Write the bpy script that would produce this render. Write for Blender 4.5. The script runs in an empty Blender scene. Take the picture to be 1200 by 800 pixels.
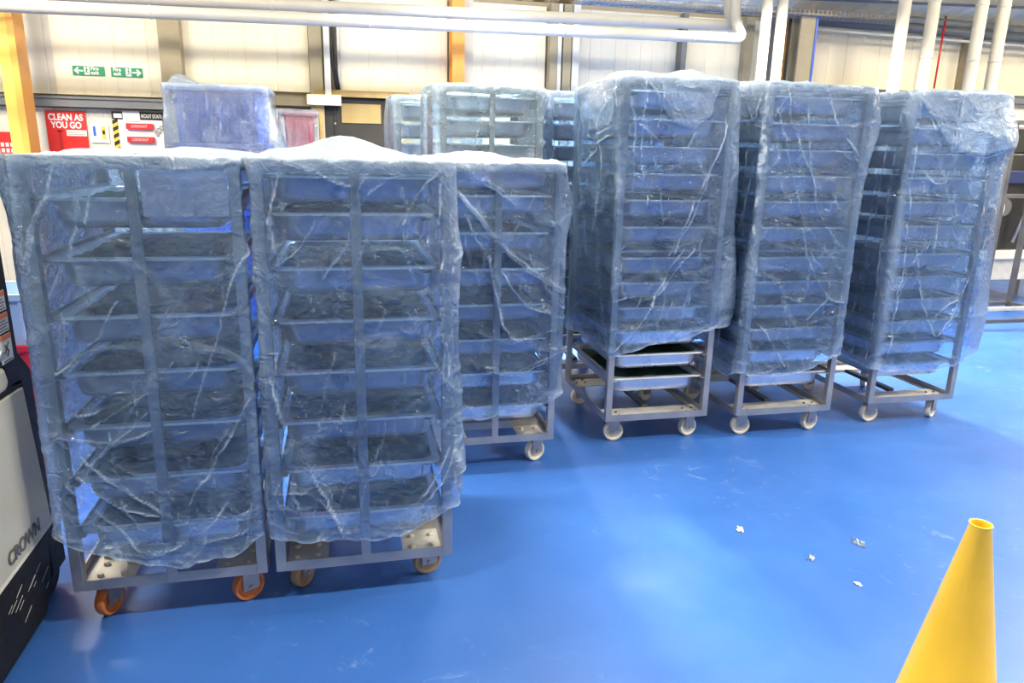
import bpy, math, random
import numpy as np
from mathutils import Vector, Matrix

S = bpy.context.scene
PI = math.pi

# ------------------------------------------------------------------ camera
H_EYE = 1.7
F_PX, PITCH, ROLL, YAW = 853.365, 0.2546, 0.0221, 0.2286
cd = bpy.data.cameras.new('camera'); cam = bpy.data.objects.new('camera', cd)
S.collection.objects.link(cam); S.camera = cam
cd.sensor_width = 36.0; cd.sensor_fit = 'HORIZONTAL'; cd.lens = F_PX / 1200 * 36.0
cd.clip_start = 0.05; cd.clip_end = 100
_fw = Vector((math.sin(YAW), math.cos(YAW), 0)); _rt = Vector((math.cos(YAW), -math.sin(YAW), 0)); _up = Vector((0, 0, 1))
_F = _fw * math.cos(PITCH) - _up * math.sin(PITCH); _U = _up * math.cos(PITCH) + _fw * math.sin(PITCH)
_R = _rt * math.cos(ROLL) + _U * math.sin(ROLL); _U2 = _U * math.cos(ROLL) - _rt * math.sin(ROLL)
cam.matrix_world = Matrix(((_R.x, _U2.x, -_F.x, 0), (_R.y, _U2.y, -_F.y, 0), (_R.z, _U2.z, -_F.z, H_EYE), (0, 0, 0, 1)))

# ------------------------------------------------------------------ world, lights, exposure
w = bpy.data.worlds.new('world'); S.world = w; w.use_nodes = True
w.node_tree.nodes['Background'].inputs[0].default_value = (1.0, 0.95, 0.86, 1)
w.node_tree.nodes['Background'].inputs[1].default_value = 0.5
S.view_settings.view_transform = 'Standard'; S.view_settings.look = 'None'
S.view_settings.exposure = 0.15; S.view_settings.gamma = 1.0; S.view_settings.use_curve_mapping = False
S.cycles.transparent_max_bounces = 32
S.cycles.max_bounces = 8
def lamp(x, y, z, power, sx=1.2, sy=0.35, col=(1.0, 0.92, 0.77), name='high_bay_and_fill_light'):
    ld = bpy.data.lights.new(name, 'AREA'); ld.shape = 'RECTANGLE'; ld.size = sx; ld.size_y = sy
    ld.energy = power; ld.color = col
    o = bpy.data.objects.new(name, ld); S.collection.objects.link(o); o.location = (x, y, z)
    return o
for (x, y, z, p, sx, sy, sp) in ((1.25, 6.6, 3.85, 640, .4, .2, 120), (4.4, 6.5, 3.85, 300, .6, .22, 116), (-3.2, 6.5, 3.85, 110, .9, .3, 150), (9.6, 6.5, 3.85, 120, .9, .3, 150),
                     (-.4, 3.7, 4.5, 190, .8, .2, 180), (4.6, 2.3, 4.75, 130, 1.2, .3, 180),  # added fill from above, brightening cover tops and open floor
                     (-2.2, .3, 5.4, 180, .8, .2, 180), (3.0, .3, 5.4, 260, .8, .2, 180), (7.5, .3, 5.4, 260, .8, .2, 180)):  # added front fill for the tray faces and film fronts
    lamp(x, y, z, p, sx, sy).data.spread = math.radians(sp)
def fill_point(x, y, z, power, r=.25):  # added point light that fills the wall and roof, no fitting behind it
    ld = bpy.data.lights.new('wall_roof_fill_light', 'POINT'); ld.energy = power; ld.shadow_soft_size = r; ld.color = (1.0, 0.90, 0.72)
    o = bpy.data.objects.new('wall_roof_fill_light', ld); S.collection.objects.link(o); o.location = (x, y, z)
for a in ((-3.4, 4.6, 4.0, 400), (1.8, 4.7, 4.1, 150), (7.4, 4.6, 4.0, 380), (11.5, 4.8, 3.9, 260)): fill_point(*a)

# ------------------------------------------------------------------ helpers
rnd = random.Random(7)
def link(o): S.collection.objects.link(o); return o
def mesh_obj(name, verts, faces, mat=None, parent=None, smooth=False):
    me = bpy.data.meshes.new(name); me.from_pydata([tuple(v) for v in verts], [], faces); me.validate(); me.update()
    if mat: me.materials.append(mat)
    if smooth: me.polygons.foreach_set('use_smooth', [True] * len(me.polygons))
    o = bpy.data.objects.new(name, me); link(o)
    if parent: o.parent = parent
    return o
class MB:
    def __init__(s): s.v = []; s.f = []; s.m = []; s.mi = 0
    def add(s, vs, fs):
        b = len(s.v); s.v += [tuple(v) for v in vs]; s.f += [tuple(i + b for i in f) for f in fs]; s.m += [s.mi] * len(fs); return s
    def box(s, x0, x1, y0, y1, z0, z1):
        vs = [(x, y, z) for z in (z0, z1) for (x, y) in ((x0, y0), (x1, y0), (x1, y1), (x0, y1))]
        return s.add(vs, [(3, 2, 1, 0), (4, 5, 6, 7), (0, 1, 5, 4), (1, 2, 6, 5), (2, 3, 7, 6), (3, 0, 4, 7)])
    def tube(s, pts, r, n=14, caps=True):
        pts = [Vector(p) for p in pts]; rings = []; prev = None
        for i, p in enumerate(pts):
            a = pts[max(i - 1, 0)]; b = pts[min(i + 1, len(pts) - 1)]; t = (b - a).normalized()
            ref = prev if prev is not None else (Vector((0, 0, 1)) if abs(t.z) < .9 else Vector((1, 0, 0)))
            u = t.cross(ref); u = u.normalized() if u.length > 1e-6 else t.orthogonal().normalized(); v2 = t.cross(u).normalized(); prev = -v2 if prev is None else u.cross(t)
            rr = r[i] if isinstance(r, (list, tuple)) else r
            rings.append([p + (u * math.cos(2 * PI * k / n) + v2 * math.sin(2 * PI * k / n)) * rr for k in range(n)])
        vs = [q for g in rings for q in g]; fs = []
        for i in range(len(pts) - 1):
            for k in range(n): fs.append((i * n + k, i * n + (k + 1) % n, (i + 1) * n + (k + 1) % n, (i + 1) * n + k))
        if caps: fs.append(tuple(range(n))[::-1]); fs.append(tuple((len(pts) - 1) * n + k for k in range(n)))
        return s.add(vs, fs)
    def lathe(s, prof, c=(0, 0, 0), axis='z', n=28):
        vs = []
        for (r, h) in prof:
            for k in range(n):
                a = 2 * PI * k / n; x, y = r * math.cos(a), r * math.sin(a)
                vs.append({'z': (c[0] + x, c[1] + y, c[2] + h), 'x': (c[0] + h, c[1] + x, c[2] + y), 'y': (c[0] + y, c[1] + h, c[2] + x)}[axis])
        fs = [(i * n + k, i * n + (k + 1) % n, (i + 1) * n + (k + 1) % n, (i + 1) * n + k) for i in range(len(prof) - 1) for k in range(n)]
        return s.add(vs, fs)
    def prism(s, poly, a0, a1, axis='y'):       # poly of 2-D points, extruded along an axis
        n = len(poly)
        def P(p, h): return {'y': (p[0], h, p[1]), 'x': (h, p[0], p[1]), 'z': (p[0], p[1], h)}[axis]
        vs = [P(p, a0) for p in poly] + [P(p, a1) for p in poly]
        return s.add(vs, [tuple(range(n))[::-1], tuple(range(n, 2 * n))] + [(i, (i + 1) % n, n + (i + 1) % n, n + i) for i in range(n)])
    def build(s, name, mat, parent=None, bevel=0, smooth=False, mats=None):
        o = mesh_obj(name, s.v, s.f, mat, parent, smooth)
        if mats:
            for m in mats: o.data.materials.append(m)
            o.data.polygons.foreach_set('material_index', s.m)
        bm_fix(o)
        if bevel:
            b = o.modifiers.new('bevel', 'BEVEL'); b.width = bevel; b.segments = 2; b.limit_method = 'ANGLE'; b.harden_normals = False
        if smooth == 'auto':
            try: o.data.set_sharp_from_angle(angle=0.7)
            except Exception: pass
        return o
import bmesh
def bm_fix(o):
    bm = bmesh.new(); bm.from_mesh(o.data); bmesh.ops.recalc_face_normals(bm, faces=bm.faces); bm.to_mesh(o.data); bm.free()
def empty(name, loc=(0, 0, 0), rz=0):
    o = bpy.data.objects.new(name, None); link(o); o.location = loc; o.rotation_euler = (0, 0, rz); o.empty_display_size = .1; return o
def tag(o, label, cat, group=None, kind=None):
    o['label'] = label; o['category'] = cat
    if group: o['group'] = group
    if kind: o['kind'] = kind
    return o
def struct(o): o['kind'] = 'structure'; return o
def text(body, size, loc, rot, mat, parent, name='lettering', offset=0.0, align='LEFT', sx=1.0, depth=.0008):
    c = bpy.data.curves.new(name, 'FONT'); c.body = body; c.size = size; c.extrude = depth; c.offset = offset; c.align_x = align; c.space_line = .8
    c.materials.append(mat)
    o = bpy.data.objects.new(name, c); link(o); o.location = loc; o.rotation_euler = rot; o.scale = (sx, 1, 1)
    me = bpy.data.meshes.new_from_object(o.evaluated_get(bpy.context.evaluated_depsgraph_get())); me.name = name
    if not me.materials: me.materials.append(mat)
    bpy.data.objects.remove(o); o = bpy.data.objects.new(name, me); link(o); o.location = loc; o.rotation_euler = rot; o.scale = (sx, 1, 1)
    if parent: o.parent = parent
    return o

# ------------------------------------------------------------------ materials
def nm(name):
    m = bpy.data.materials.new(name); m.use_nodes = True; nt = m.node_tree; return m, nt, nt.nodes, nt.links, nt.nodes['Principled BSDF']
def noise_node(N, L, scale, detail=4, rough=.55, coord='Object', stretch=None, dist=0):
    tc = N.new('ShaderNodeTexCoord'); t = N.new('ShaderNodeTexNoise'); t.inputs['Scale'].default_value = scale; t.inputs['Detail'].default_value = detail; t.inputs['Roughness'].default_value = rough; t.inputs['Distortion'].default_value = dist
    if stretch:
        mp = N.new('ShaderNodeMapping'); mp.inputs['Scale'].default_value = stretch; L.new(tc.outputs[coord], mp.inputs[0]); L.new(mp.outputs[0], t.inputs['Vector'])
    else: L.new(tc.outputs[coord], t.inputs['Vector'])
    return t
def ramp(N, L, src, stops):
    r = N.new('ShaderNodeValToRGB'); el = r.color_ramp.elements
    while len(el) < len(stops): el.new(.5)
    for e, (p, c) in zip(el, stops): e.position = p; e.color = (*c, 1) if len(c) == 3 else c
    L.new(src, r.inputs[0]); return r
def mat(name, col, rough=.5, metal=0, var=.08, scale=6, bump=0, bscale=60, rvar=.1, spec=.5):
    m, nt, N, L, P = nm(name)
    t = noise_node(N, L, scale)
    a = tuple(max(0, c * (1 - var)) for c in col); b = tuple(min(1, c * (1 + var)) for c in col)
    r = ramp(N, L, t.outputs[0], [(.3, a), (.7, b)]); L.new(r.outputs[0], P.inputs['Base Color'])
    P.inputs['Metallic'].default_value = metal; P.inputs['Specular IOR Level'].default_value = spec
    rr = ramp(N, L, t.outputs[0], [(.3, (max(0, rough - rvar),) * 3), (.7, (min(1, rough + rvar),) * 3)]); L.new(rr.outputs[0], P.inputs['Roughness'])
    if bump:
        t2 = noise_node(N, L, bscale, 5); bn = N.new('ShaderNodeBump'); bn.inputs['Strength'].default_value = bump; bn.inputs['Distance'].default_value = .004
        L.new(t2.outputs[0], bn.inputs['Height']); L.new(bn.outputs[0], P.inputs['Normal'])
    return m
M = {}
M['steel'] = mat('brushed_steel', (.40, .40, .41), .42, .75, .12, 9)
M['steel_dark'] = mat('dull_dark_steel', (.16, .16, .165), .5, .7, .15, 9)
M['tray_steel'] = mat('pan_steel', (.74, .78, .85), .34, .82, .08, 5)
M['plate'] = mat('worn_base_plate', (.62, .60, .55), .45, .25, .12, 14, .15)
M['nylon'] = mat('cream_nylon', (.74, .69, .58), .45, 0, .06, 10)
M['orange_pu'] = mat('orange_tyre', (.50, .15, .04), .5, 0, .2, 20)
M['brown_pu'] = mat('brown_tyre', (.28, .20, .13), .55, 0, .2, 20)
M['food'] = mat('dark_green_food', (.010, .05, .036), .6, 0, .5, 22, .6, 45)
M['cream'] = mat('cream_cladding', (.88, .80, .61), .55, 0, .03, 1.5)
M['grey_clad'] = mat('pale_grey_cladding', (.66, .63, .54), .5, 0, .05, 2)
M['backing'] = mat('brown_backing', (.40, .35, .25), .6, 0, .08, 3)
M['rail_grey'] = mat('dark_grey_rail', (.16, .17, .18), .5, .2, .1, 5)
M['brown_post'] = mat('taupe_post', (.34, .29, .19), .6, .1, .1, 4)
M['white_paint'] = mat('white_paint', (.66, .65, .59), .45, 0, .04, 6)
M['lagging'] = mat('white_pipe_lagging', (.42, .40, .35), .42, 0, .05, 4, .1, 30)
M['yellow_col'] = mat('yellow_column_paint', (.80, .50, .10), .45, 0, .06, 3)
M['orange_col'] = mat('orange_column_paint', (.80, .36, .07), .45, 0, .06, 3)
M['green_sign'] = mat('sign_green', (.0, .24, .10), .4, 0, .03)
M['red_sign'] = mat('sign_red', (.66, .02, .02), .4, 0, .05)
M['white_sign'] = mat('sign_white', (.80, .80, .78), .4, 0, .02)
M['black'] = mat('black_paint', (.012, .012, .013), .4, 0, .2, 8)
M['dark_hatch'] = mat('dark_panel', (.012, .011, .009), .7, 0, .2, 3)
M['wood'] = mat('gold_timber', (.38, .26, .09), .55, 0, .15, 6)
M['amber'] = mat('amber_board', (.26, .19, .07), .5, 0, .1, 4)
M['yellow'] = mat('yellow_plastic', (.85, .52, .03), .4, 0, .05, 6)
M['truck_cream'] = mat('truck_cream_plastic', (.46, .45, .38), .4, 0, .04, 4)
M['truck_black'] = mat('truck_black_plastic', (.010, .010, .010), .55, 0, .3, 14, .2, 50, spec=.25)
M['blue_bin'] = mat('blue_bin_plastic', (.02, .09, .42), .4, 0, .1, 5)
M['red_bin'] = mat('red_bin_plastic', (.62, .02, .05), .4, 0, .1, 5)
M['blue_paint'] = mat('blue_paint', (.02, .10, .55), .4)
M['orange'] = mat('orange_label', (.80, .20, .04), .45)
M['ink'] = mat('grey_ink', (.10, .10, .11), .6)
M['scuff'] = mat('pale_scuff', (.55, .55, .54), .6)
M['paper'] = mat('lilac_grey_sheet', (.90, .84, .90), .55, 0, .04, 8)

def mat_floor():
    m, nt, N, L, P = nm('blue_resin_floor')
    t = noise_node(N, L, 1.1, 6, .6); r = ramp(N, L, t.outputs[0], [(.25, (.026, .105, .38)), (.5, (.034, .128, .44)), (.8, (.048, .16, .51))])
    # pale worn scuffs
    t2 = noise_node(N, L, 7, 9, .72, dist=1.5); r2 = ramp(N, L, t2.outputs[0], [(.58, (0, 0, 0)), (.76, (.6, .6, .6))])
    t4 = noise_node(N, L, .7, 3, .5); r4 = ramp(N, L, t4.outputs[0], [(.42, (0.05,) * 3), (.7, (1, 1, 1))])
    mu = N.new('ShaderNodeMath'); mu.operation = 'MULTIPLY'; L.new(r2.outputs[0], mu.inputs[0]); L.new(r4.outputs[0], mu.inputs[1])
    mx = N.new('ShaderNodeMix'); mx.data_type = 'RGBA'; L.new(mu.outputs[0], mx.inputs[0]); L.new(r.outputs[0], mx.inputs[6]); mx.inputs[7].default_value = (.42, .55, .78, 1)
    L.new(mx.outputs[2], P.inputs['Base Color'])
    t3 = noise_node(N, L, 3, 5); rr = ramp(N, L, t3.outputs[0], [(.3, (.30,) * 3), (.75, (.46,) * 3)]); L.new(rr.outputs[0], P.inputs['Roughness'])
    t5 = noise_node(N, L, 90, 4); b = N.new('ShaderNodeBump'); b.inputs['Strength'].default_value = .12; b.inputs['Distance'].default_value = .003; L.new(t5.outputs[0], b.inputs['Height']); L.new(b.outputs[0], P.inputs['Normal'])
    return m
M['floor'] = mat_floor()

def mat_film(name, trans, body, haze0, haze1):
    m, nt, N, L, P = nm(name); N.remove(P); out = N['Material Output']
    # crumple bump: ridged noises
    t1 = noise_node(N, L, 13, 3, .5, dist=1.2); t2 = noise_node(N, L, 46, 3, .55, dist=.8)
    def ridge(t, k):
        a = N.new('ShaderNodeMath'); a.operation = 'SUBTRACT'; a.inputs[1].default_value = .5; L.new(t.outputs[0], a.inputs[0])
        b = N.new('ShaderNodeMath'); b.operation = 'ABSOLUTE'; L.new(a.outputs[0], b.inputs[0])
        c = N.new('ShaderNodeMath'); c.operation = 'MULTIPLY'; c.inputs[1].default_value = k; L.new(b.outputs[0], c.inputs[0]); return c
    r1 = ridge(t1, 2.4); r2 = ridge(t2, .9)
    ad = N.new('ShaderNodeMath'); ad.operation = 'ADD'; L.new(r1.outputs[0], ad.inputs[0]); L.new(r2.outputs[0], ad.inputs[1])
    bn = N.new('ShaderNodeBump'); bn.inputs['Strength'].default_value = .8; bn.inputs['Distance'].default_value = .016; L.new(ad.outputs[0], bn.inputs['Height'])
    # milkiness
    h = noise_node(N, L, 3.2, 5, .6, dist=.6); hr = ramp(N, L, h.outputs[0], [(.35, (haze0,) * 3), (.68, (haze1,) * 3)])
    s = noise_node(N, L, 16, 5, .7, dist=2.0, stretch=(1, 1, .45)); sr = ramp(N, L, s.outputs[0], [(.58, (0, 0, 0)), (.72, (.16,) * 3)])
    at = N.new('ShaderNodeAttribute'); at.attribute_name = 'crease'
    am = N.new('ShaderNodeMath'); am.operation = 'MULTIPLY'; am.inputs[1].default_value = .66; L.new(at.outputs['Fac'], am.inputs[0])
    a1 = N.new('ShaderNodeMath'); L.new(hr.outputs[0], a1.inputs[0]); L.new(sr.outputs[0], a1.inputs[1])
    a2 = N.new('ShaderNodeMath'); a2.use_clamp = True; L.new(a1.outputs[0], a2.inputs[0]); L.new(am.outputs[0], a2.inputs[1])
    tr = N.new('ShaderNodeBsdfTransparent'); tr.inputs[0].default_value = (*trans, 1)
    df = N.new('ShaderNodeBsdfDiffuse'); df.inputs[0].default_value = (*body, 1)
    tl = N.new('ShaderNodeBsdfTranslucent'); tl.inputs[0].default_value = (*body, 1)
    bc = N.new('ShaderNodeMix'); bc.data_type = 'RGBA'; L.new(at.outputs['Fac'], bc.inputs[0]); bc.inputs[6].default_value = (*body, 1); bc.inputs[7].default_value = (.74, .87, 1.0, 1)  # paler where film doubles; fold highlights are painted in here too
    L.new(bc.outputs[2], df.inputs[0]); L.new(bc.outputs[2], tl.inputs[0])
    L.new(bn.outputs[0], df.inputs['Normal']); L.new(bn.outputs[0], tl.inputs['Normal'])
    m0 = N.new('ShaderNodeMixShader'); m0.inputs[0].default_value = .4; L.new(df.outputs[0], m0.inputs[1]); L.new(tl.outputs[0], m0.inputs[2])
    m1 = N.new('ShaderNodeMixShader'); L.new(a2.outputs[0], m1.inputs[0]); L.new(tr.outputs[0], m1.inputs[1]); L.new(m0.outputs[0], m1.inputs[2])
    gl = N.new('ShaderNodeBsdfGlossy'); gl.inputs['Roughness'].default_value = .12; gl.inputs[0].default_value = (1, 1, 1, 1); L.new(bn.outputs[0], gl.inputs['Normal'])
    fr = N.new('ShaderNodeFresnel'); fr.inputs[0].default_value = 1.6; L.new(bn.outputs[0], fr.inputs['Normal'])
    m2 = N.new('ShaderNodeMixShader'); L.new(fr.outputs[0], m2.inputs[0]); L.new(m1.outputs[0], m2.inputs[1]); L.new(gl.outputs[0], m2.inputs[2])
    L.new(m2.outputs[0], out.inputs[0]); return m
M['film'] = mat_film('blue_polythene_film', (.61, .785, 1.0), (.31, .56, 1.0), .07, .24)
M['film_clear'] = mat_film('clear_polythene_film', (.80, .90, 1.0), (.60, .78, .98), .02, .13)
M['film_pale'] = mat_film('pale_polythene_film', (.76, .89, .99), (.60, .80, .98), .08, .26)

# ------------------------------------------------------------------ the room
struct(MB().box(-8, 14, -6, 9.3, -.1, 0).build('floor', M['floor']))
def clad(x0, x1, z0, z1, y, name, m, pitch=.33, parent=None, thick=.05):
    pts = [(x0, y)]; x = math.ceil((x0 + .02) / pitch) * pitch
    while x < x1 - .02:
        pts += [(x - .008, y), (x - .003, y + .007), (x + .003, y + .007), (x + .008, y)]
        xm = x + pitch / 2
        if xm < x1 - .05: pts += [(xm - .02, y), (xm - .008, y - .0035), (xm + .008, y - .0035), (xm + .02, y)]
        x += pitch
    pts += [(x1, y), (x1, y + thick), (x0, y + thick)]
    return MB().prism(pts, z0, z1, 'z').build(name, m, parent)
wb = struct(MB().box(-8, 14, 9.05, 9.25, 0, 3.42).build('wall_back', M['backing']))
clad(-8, -3.26, 2.19, 3.36, 8.98, 'upper_cladding', M['cream'], parent=wb)
clad(-3.16, -2.90, 2.19, 3.36, 8.975, 'upper_cladding', M['grey_clad'], parent=wb)
clad(-2.90, -1.83, 2.19, 3.36, 8.98, 'upper_cladding', M['cream'], parent=wb)
clad(-1.63, -.32, 2.30, 3.36, 8.98, 'upper_cladding', M['cream'], parent=wb)
clad(.03, 1.24, 2.32, 3.36, 8.98, 'upper_cladding', M['cream'], parent=wb)
clad(1.54, 2.42, 2.30, 3.36, 8.98, 'upper_cladding', M['cream'], parent=wb)
clad(2.82, 4.10, 1.9, 3.36, 8.98, 'upper_cladding', M['grey_clad'], parent=wb)
clad(4.22, 14, 1.9, 3.36, 8.98, 'upper_cladding', M['cream'], parent=wb, pitch=.5)
clad(-8, -1.63, 0, 2.05, 8.99, 'dado_panel', M['grey_clad'], parent=wb)
clad(-1.63, -.5, 0, 2.12, 8.99, 'dado_panel', M['grey_clad'], parent=wb)
clad(1.0, 4.8, 0, 2.2, 8.99, 'dado_panel', M['grey_clad'], parent=wb)
struct(MB().box(-8, -1.75, 8.86, 9.04, 2.06, 2.14).box(-8, -1.75, 8.84, 9.04, 2.14, 2.165).build('trim_1', M['rail_grey']))
struct(MB().box(-1.64, -.20, 8.92, 9.04, 2.15, 2.24).build('trim_2', M['brown_post']))
struct(MB().box(5.9, 14, 8.80, 9.0, 2.50, 2.58).box(5.9, 14, 8.78, 9.0, 2.585, 2.60).build('trim_3', M['rail_grey']))
struct(MB().box(-8.2, -8, -6, 9.3, 0, 6.9).build('wall_left', M['cream']))
struct(MB().box(14, 14.2, -6, 9.3, 0, 6.9).build('wall_right', M['cream']))
struct(MB().box(-8, 14, -6.2, -6, 0, 6.9).build('wall_front', M['cream']))
# corrugated roof, low at the back wall
def roof():
    pts = []; x = -8.2; i = 0
    while x < 14.2:
        pts += [(x, 0), (x + .12, 0), (x + .16, -.035), (x + .26, -.035)]; x += .30
    pts = [(min(a, 14.2), b) for a, b in pts]; vs = []
    for (yy, zz) in ((9.3, 3.40), (-6.2, 7.0)):
        vs += [(a, yy, zz + b) for a, b in pts]
    n = len(pts); vs += [(a, b, c + .06) for a, b, c in vs]
    fs = [(i, i + 1, n + i + 1, n + i) for i in range(n - 1)] + [(2 * n + i, 3 * n + i, 3 * n + i + 1, 2 * n + i + 1) for i in range(n - 1)]
    return mesh_obj('ceiling', vs, fs, M['cream'])
struct(roof())

def vcol(name, x0, x1, y0, y1, z0, z1, m, label, cat='post', bevel=0, group=None):
    o = MB().box(x0, x1, y0, y1, z0, z1).build(name, m, bevel=bevel)
    return tag(o, label, cat, group)
vcol('wall_post', -1.83, -1.62, 8.80, 8.97, 0, 3.38, M['brown_post'], 'taupe steel wall post above the lockout board, left of the bagged blue bin')
o = MB().box(-.31, -.17, 8.86, 8.97, 0, 3.38).build('wall_post', M['brown_post']); tag(o, 'taupe wall post left of the dark hatch, behind a junction box', 'post')
o = MB().box(-.35, .02, 8.76, 8.86, 2.16, 2.27).build('junction_box', M['cream'], bevel=.006); tag(o, 'cream junction box at the top left corner of the dark hatch', 'box')
o = MB().box(-.15, -.085, 8.80, 8.97, 2.2, 3.38).build('cable_duct', M['white_paint']); tag(o, 'white vertical trunking above the bracket beside the dark hatch', 'trunking')
for i, xx in enumerate((-.065, -.035)):
    o = MB().tube([(xx - .02, 8.88, 3.36), (xx - .02, 8.87, 2.9), (xx, 8.87, 2.6), (xx + .05, 8.9, 2.27)], .012, 8).build('power_cable', M['black'], smooth=True)
    tag(o, ('thin black cable on the wall, touching the white trunking', 'thin black cable on the wall, right one of the pair beside the trunking')[i], 'cable', 'black wall cables')
o = MB().box(-.005, .028, 8.9, 8.975, 2.3, 3.38).build('conduit', M['steel']); tag(o, 'slim metal conduit strip right of the black hanging cables', 'conduit')
o = MB().box(1.26, 1.40, 8.70, 8.75, 0, 3.38).box(1.31, 1.35, 8.75, 8.93, 0, 3.38).box(1.26, 1.40, 8.93, 8.97, 0, 3.38).build('steel_column', M['orange_col']); tag(o, 'orange painted steel column between the cream wall sheets', 'column')
o = MB().box(1.41, 1.53, 8.9, 8.97, 0, 3.38).build('wall_post', M['grey_clad']); tag(o, 'grey wall post touching the orange column on its right side', 'post')
for (a, b, mm, lb) in ((2.44, 2.53, 'brown_post', 'taupe wall post above the tall bagged rack behind, first of a cluster'), (2.535, 2.58, 'white_paint', 'narrow white wall post in the middle of the post cluster'),
                    (2.60, 2.70, 'brown_post', 'taupe wall post in the cluster, right of the narrow white post'), (2.715, 2.80, 'white_paint', 'white slotted wall channel on the right of the post cluster')):
    vcol('wall_post', a, b, 8.84, 8.97, 0, 3.38, M[mm], lb)
vcol('wall_post', 4.12, 4.185, 8.86, 8.97, 0, 3.38, M['rail_grey'], 'thin dark wall post behind the ends of the white pipes')
o = MB()
o.box(4.97, 5.08, 8.86, 8.97, 0, 3.38)
for k in range(22): o.box(5.0, 5.05, 8.855, 8.861, .9 + k * .11, .96 + k * .11)
tag(o.build('slotted_channel', M['brown_post']), 'slotted grey channel on the wall below the pipe elbows', 'channel')
# grey column with a blue edge, orange one behind
t = empty('steel_column', (5.52, 8.5, 0)); tag(t, 'wide grey column with a blue edge behind the middle tall rack', 'column')
MB().box(-.10, .10, -.1, -.07, 0, 3.38).box(-.015, .015, -.07, .07, 0, 3.38).box(-.10, .10, .07, .1, 0, 3.38).build('column_body', M['brown_post'], t)
MB().box(.10, .125, -.11, .1, 0, 3.38).build('edge_strip', M['blue_paint'], t)
o = MB().box(5.45, 5.51, 8.66, 8.9, 0, 3.38).build('steel_column', M['orange_col']); tag(o, 'narrow orange column just left of the wide grey column', 'column')
o = MB().box(5.28, 5.40, 8.72, 8.9, 0, 3.38).build('wall_post', M['rail_grey']); tag(o, 'grey post behind the two white risers above the middle rack', 'post')
o = MB().tube([(5.425, 8.64, 3.38), (5.425, 8.64, 2.2)], .02, 8).build('power_cable', M['black']); tag(o, 'black cable running down between orange and grey columns', 'cable')

# yellow I-section column at the far left
t = empty('steel_column', (-3.09, 8.4, 0)); tag(t, 'yellow steel column at the far left beside the red sign', 'column')
MB().box(-.05, .05, -.12, -.09, 0, 3.4).box(-.012, .012, -.09, .09, 0, 3.4).box(-.05, .05, .09, .12, 0, 3.4).build('column_body', M['yellow_col'], t)
MB().box(.05, .11, -.13, .13, 0, 3.4).build('side_plate', M['orange_col'], t)
# duct and small pipes, right
def pipe(name, pts, r, m, label, cat='pipe', n=18, joints=(), group=None):
    mb = MB().tube(pts, r, n)
    for (c, ax) in joints:
        if ax == 'x': mb.lathe([(r * 1.0, -.012), (r * 1.07, -.008), (r * 1.07, .008), (r, .012)], c, 'x', n)
        else: mb.lathe([(r * 1.0, -.012), (r * 1.07, -.008), (r * 1.07, .008), (r, .012)], c, 'z', n)
    o = mb.build(name, m, smooth=True); tag(o, label, cat, group); return o
pipe('ventilation_duct', [(5.75, 8.68, 3.36), (13.9, 8.68, 3.26)], .065, M['rail_grey'], 'dark grey duct running along the top of the wall on the right', 'duct')
pipe('steel_pipe', [(6.95, 8.6, 3.46), (13.9, 8.6, 3.38)], .014, M['brown_post'], 'thin brown pipe running just above the dark duct')
pipe('steel_pipe', [(5.75, 8.62, 3.245), (13.9, 8.62, 3.15)], .016, M['grey_clad'], 'thin pale pipe running just below the dark duct')
for x, lb in ((6.95, 'bent metal duct hanger left of the white risers'), (9.05, 'bent metal duct hanger at the top right corner')): pipe('pipe_hanger', [(x, 8.55, 3.52), (x, 8.5, 3.18), (x + .18, 8.5, 3.16)], .010, M['steel'], lb, 'hanger', group='duct hangers')
pipe('sprinkler_pipe', [(7.61, 8.6, 3.5), (7.60, 8.6, 2.62)], .012, M['red_sign'], 'thin red pipe dropping down the wall between white risers')
o = MB().box(8.25, 8.34, 8.8, 8.95, 0, 3.36).build('wall_post', M['brown_post']); tag(o, 'taupe wall post right of the thin red pipe', 'post')
# roof beams at the right
for (pa, pb, hh, ww, lb) in (((5.0, 8.3), (13.9, 7.6), .10, .08, 'grey steel roof beam high above the tall rack on the right'), ((6.3, 7.2), (13.9, 7.0), .10, .09, 'grey steel roof beam nearest the tops of white risers')):
    a, b = Vector((*pa, 3.50)), Vector((*pb, 3.62)); d = (b - a).normalized(); n = Vector((-d.y, d.x, 0))
    mb = MB()
    for (u0, u1, z0, z1) in ((-ww, ww, 0, .015), (-.006, .006, .015, hh), (-ww, ww, hh, hh + .015)):
        vs = [p + n * u + Vector((0, 0, z)) for p in (a, b) for (u, z) in ((u0, z0), (u1, z0), (u1, z1), (u0, z1))]
        mb.add(vs, [(0, 1, 2, 3), (7, 6, 5, 4), (0, 4, 5, 1), (1, 5, 6, 2), (2, 6, 7, 3), (3, 7, 4, 0)])
    tag(mb.build('roof_beam', M['rail_grey']), lb, 'beam')
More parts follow.
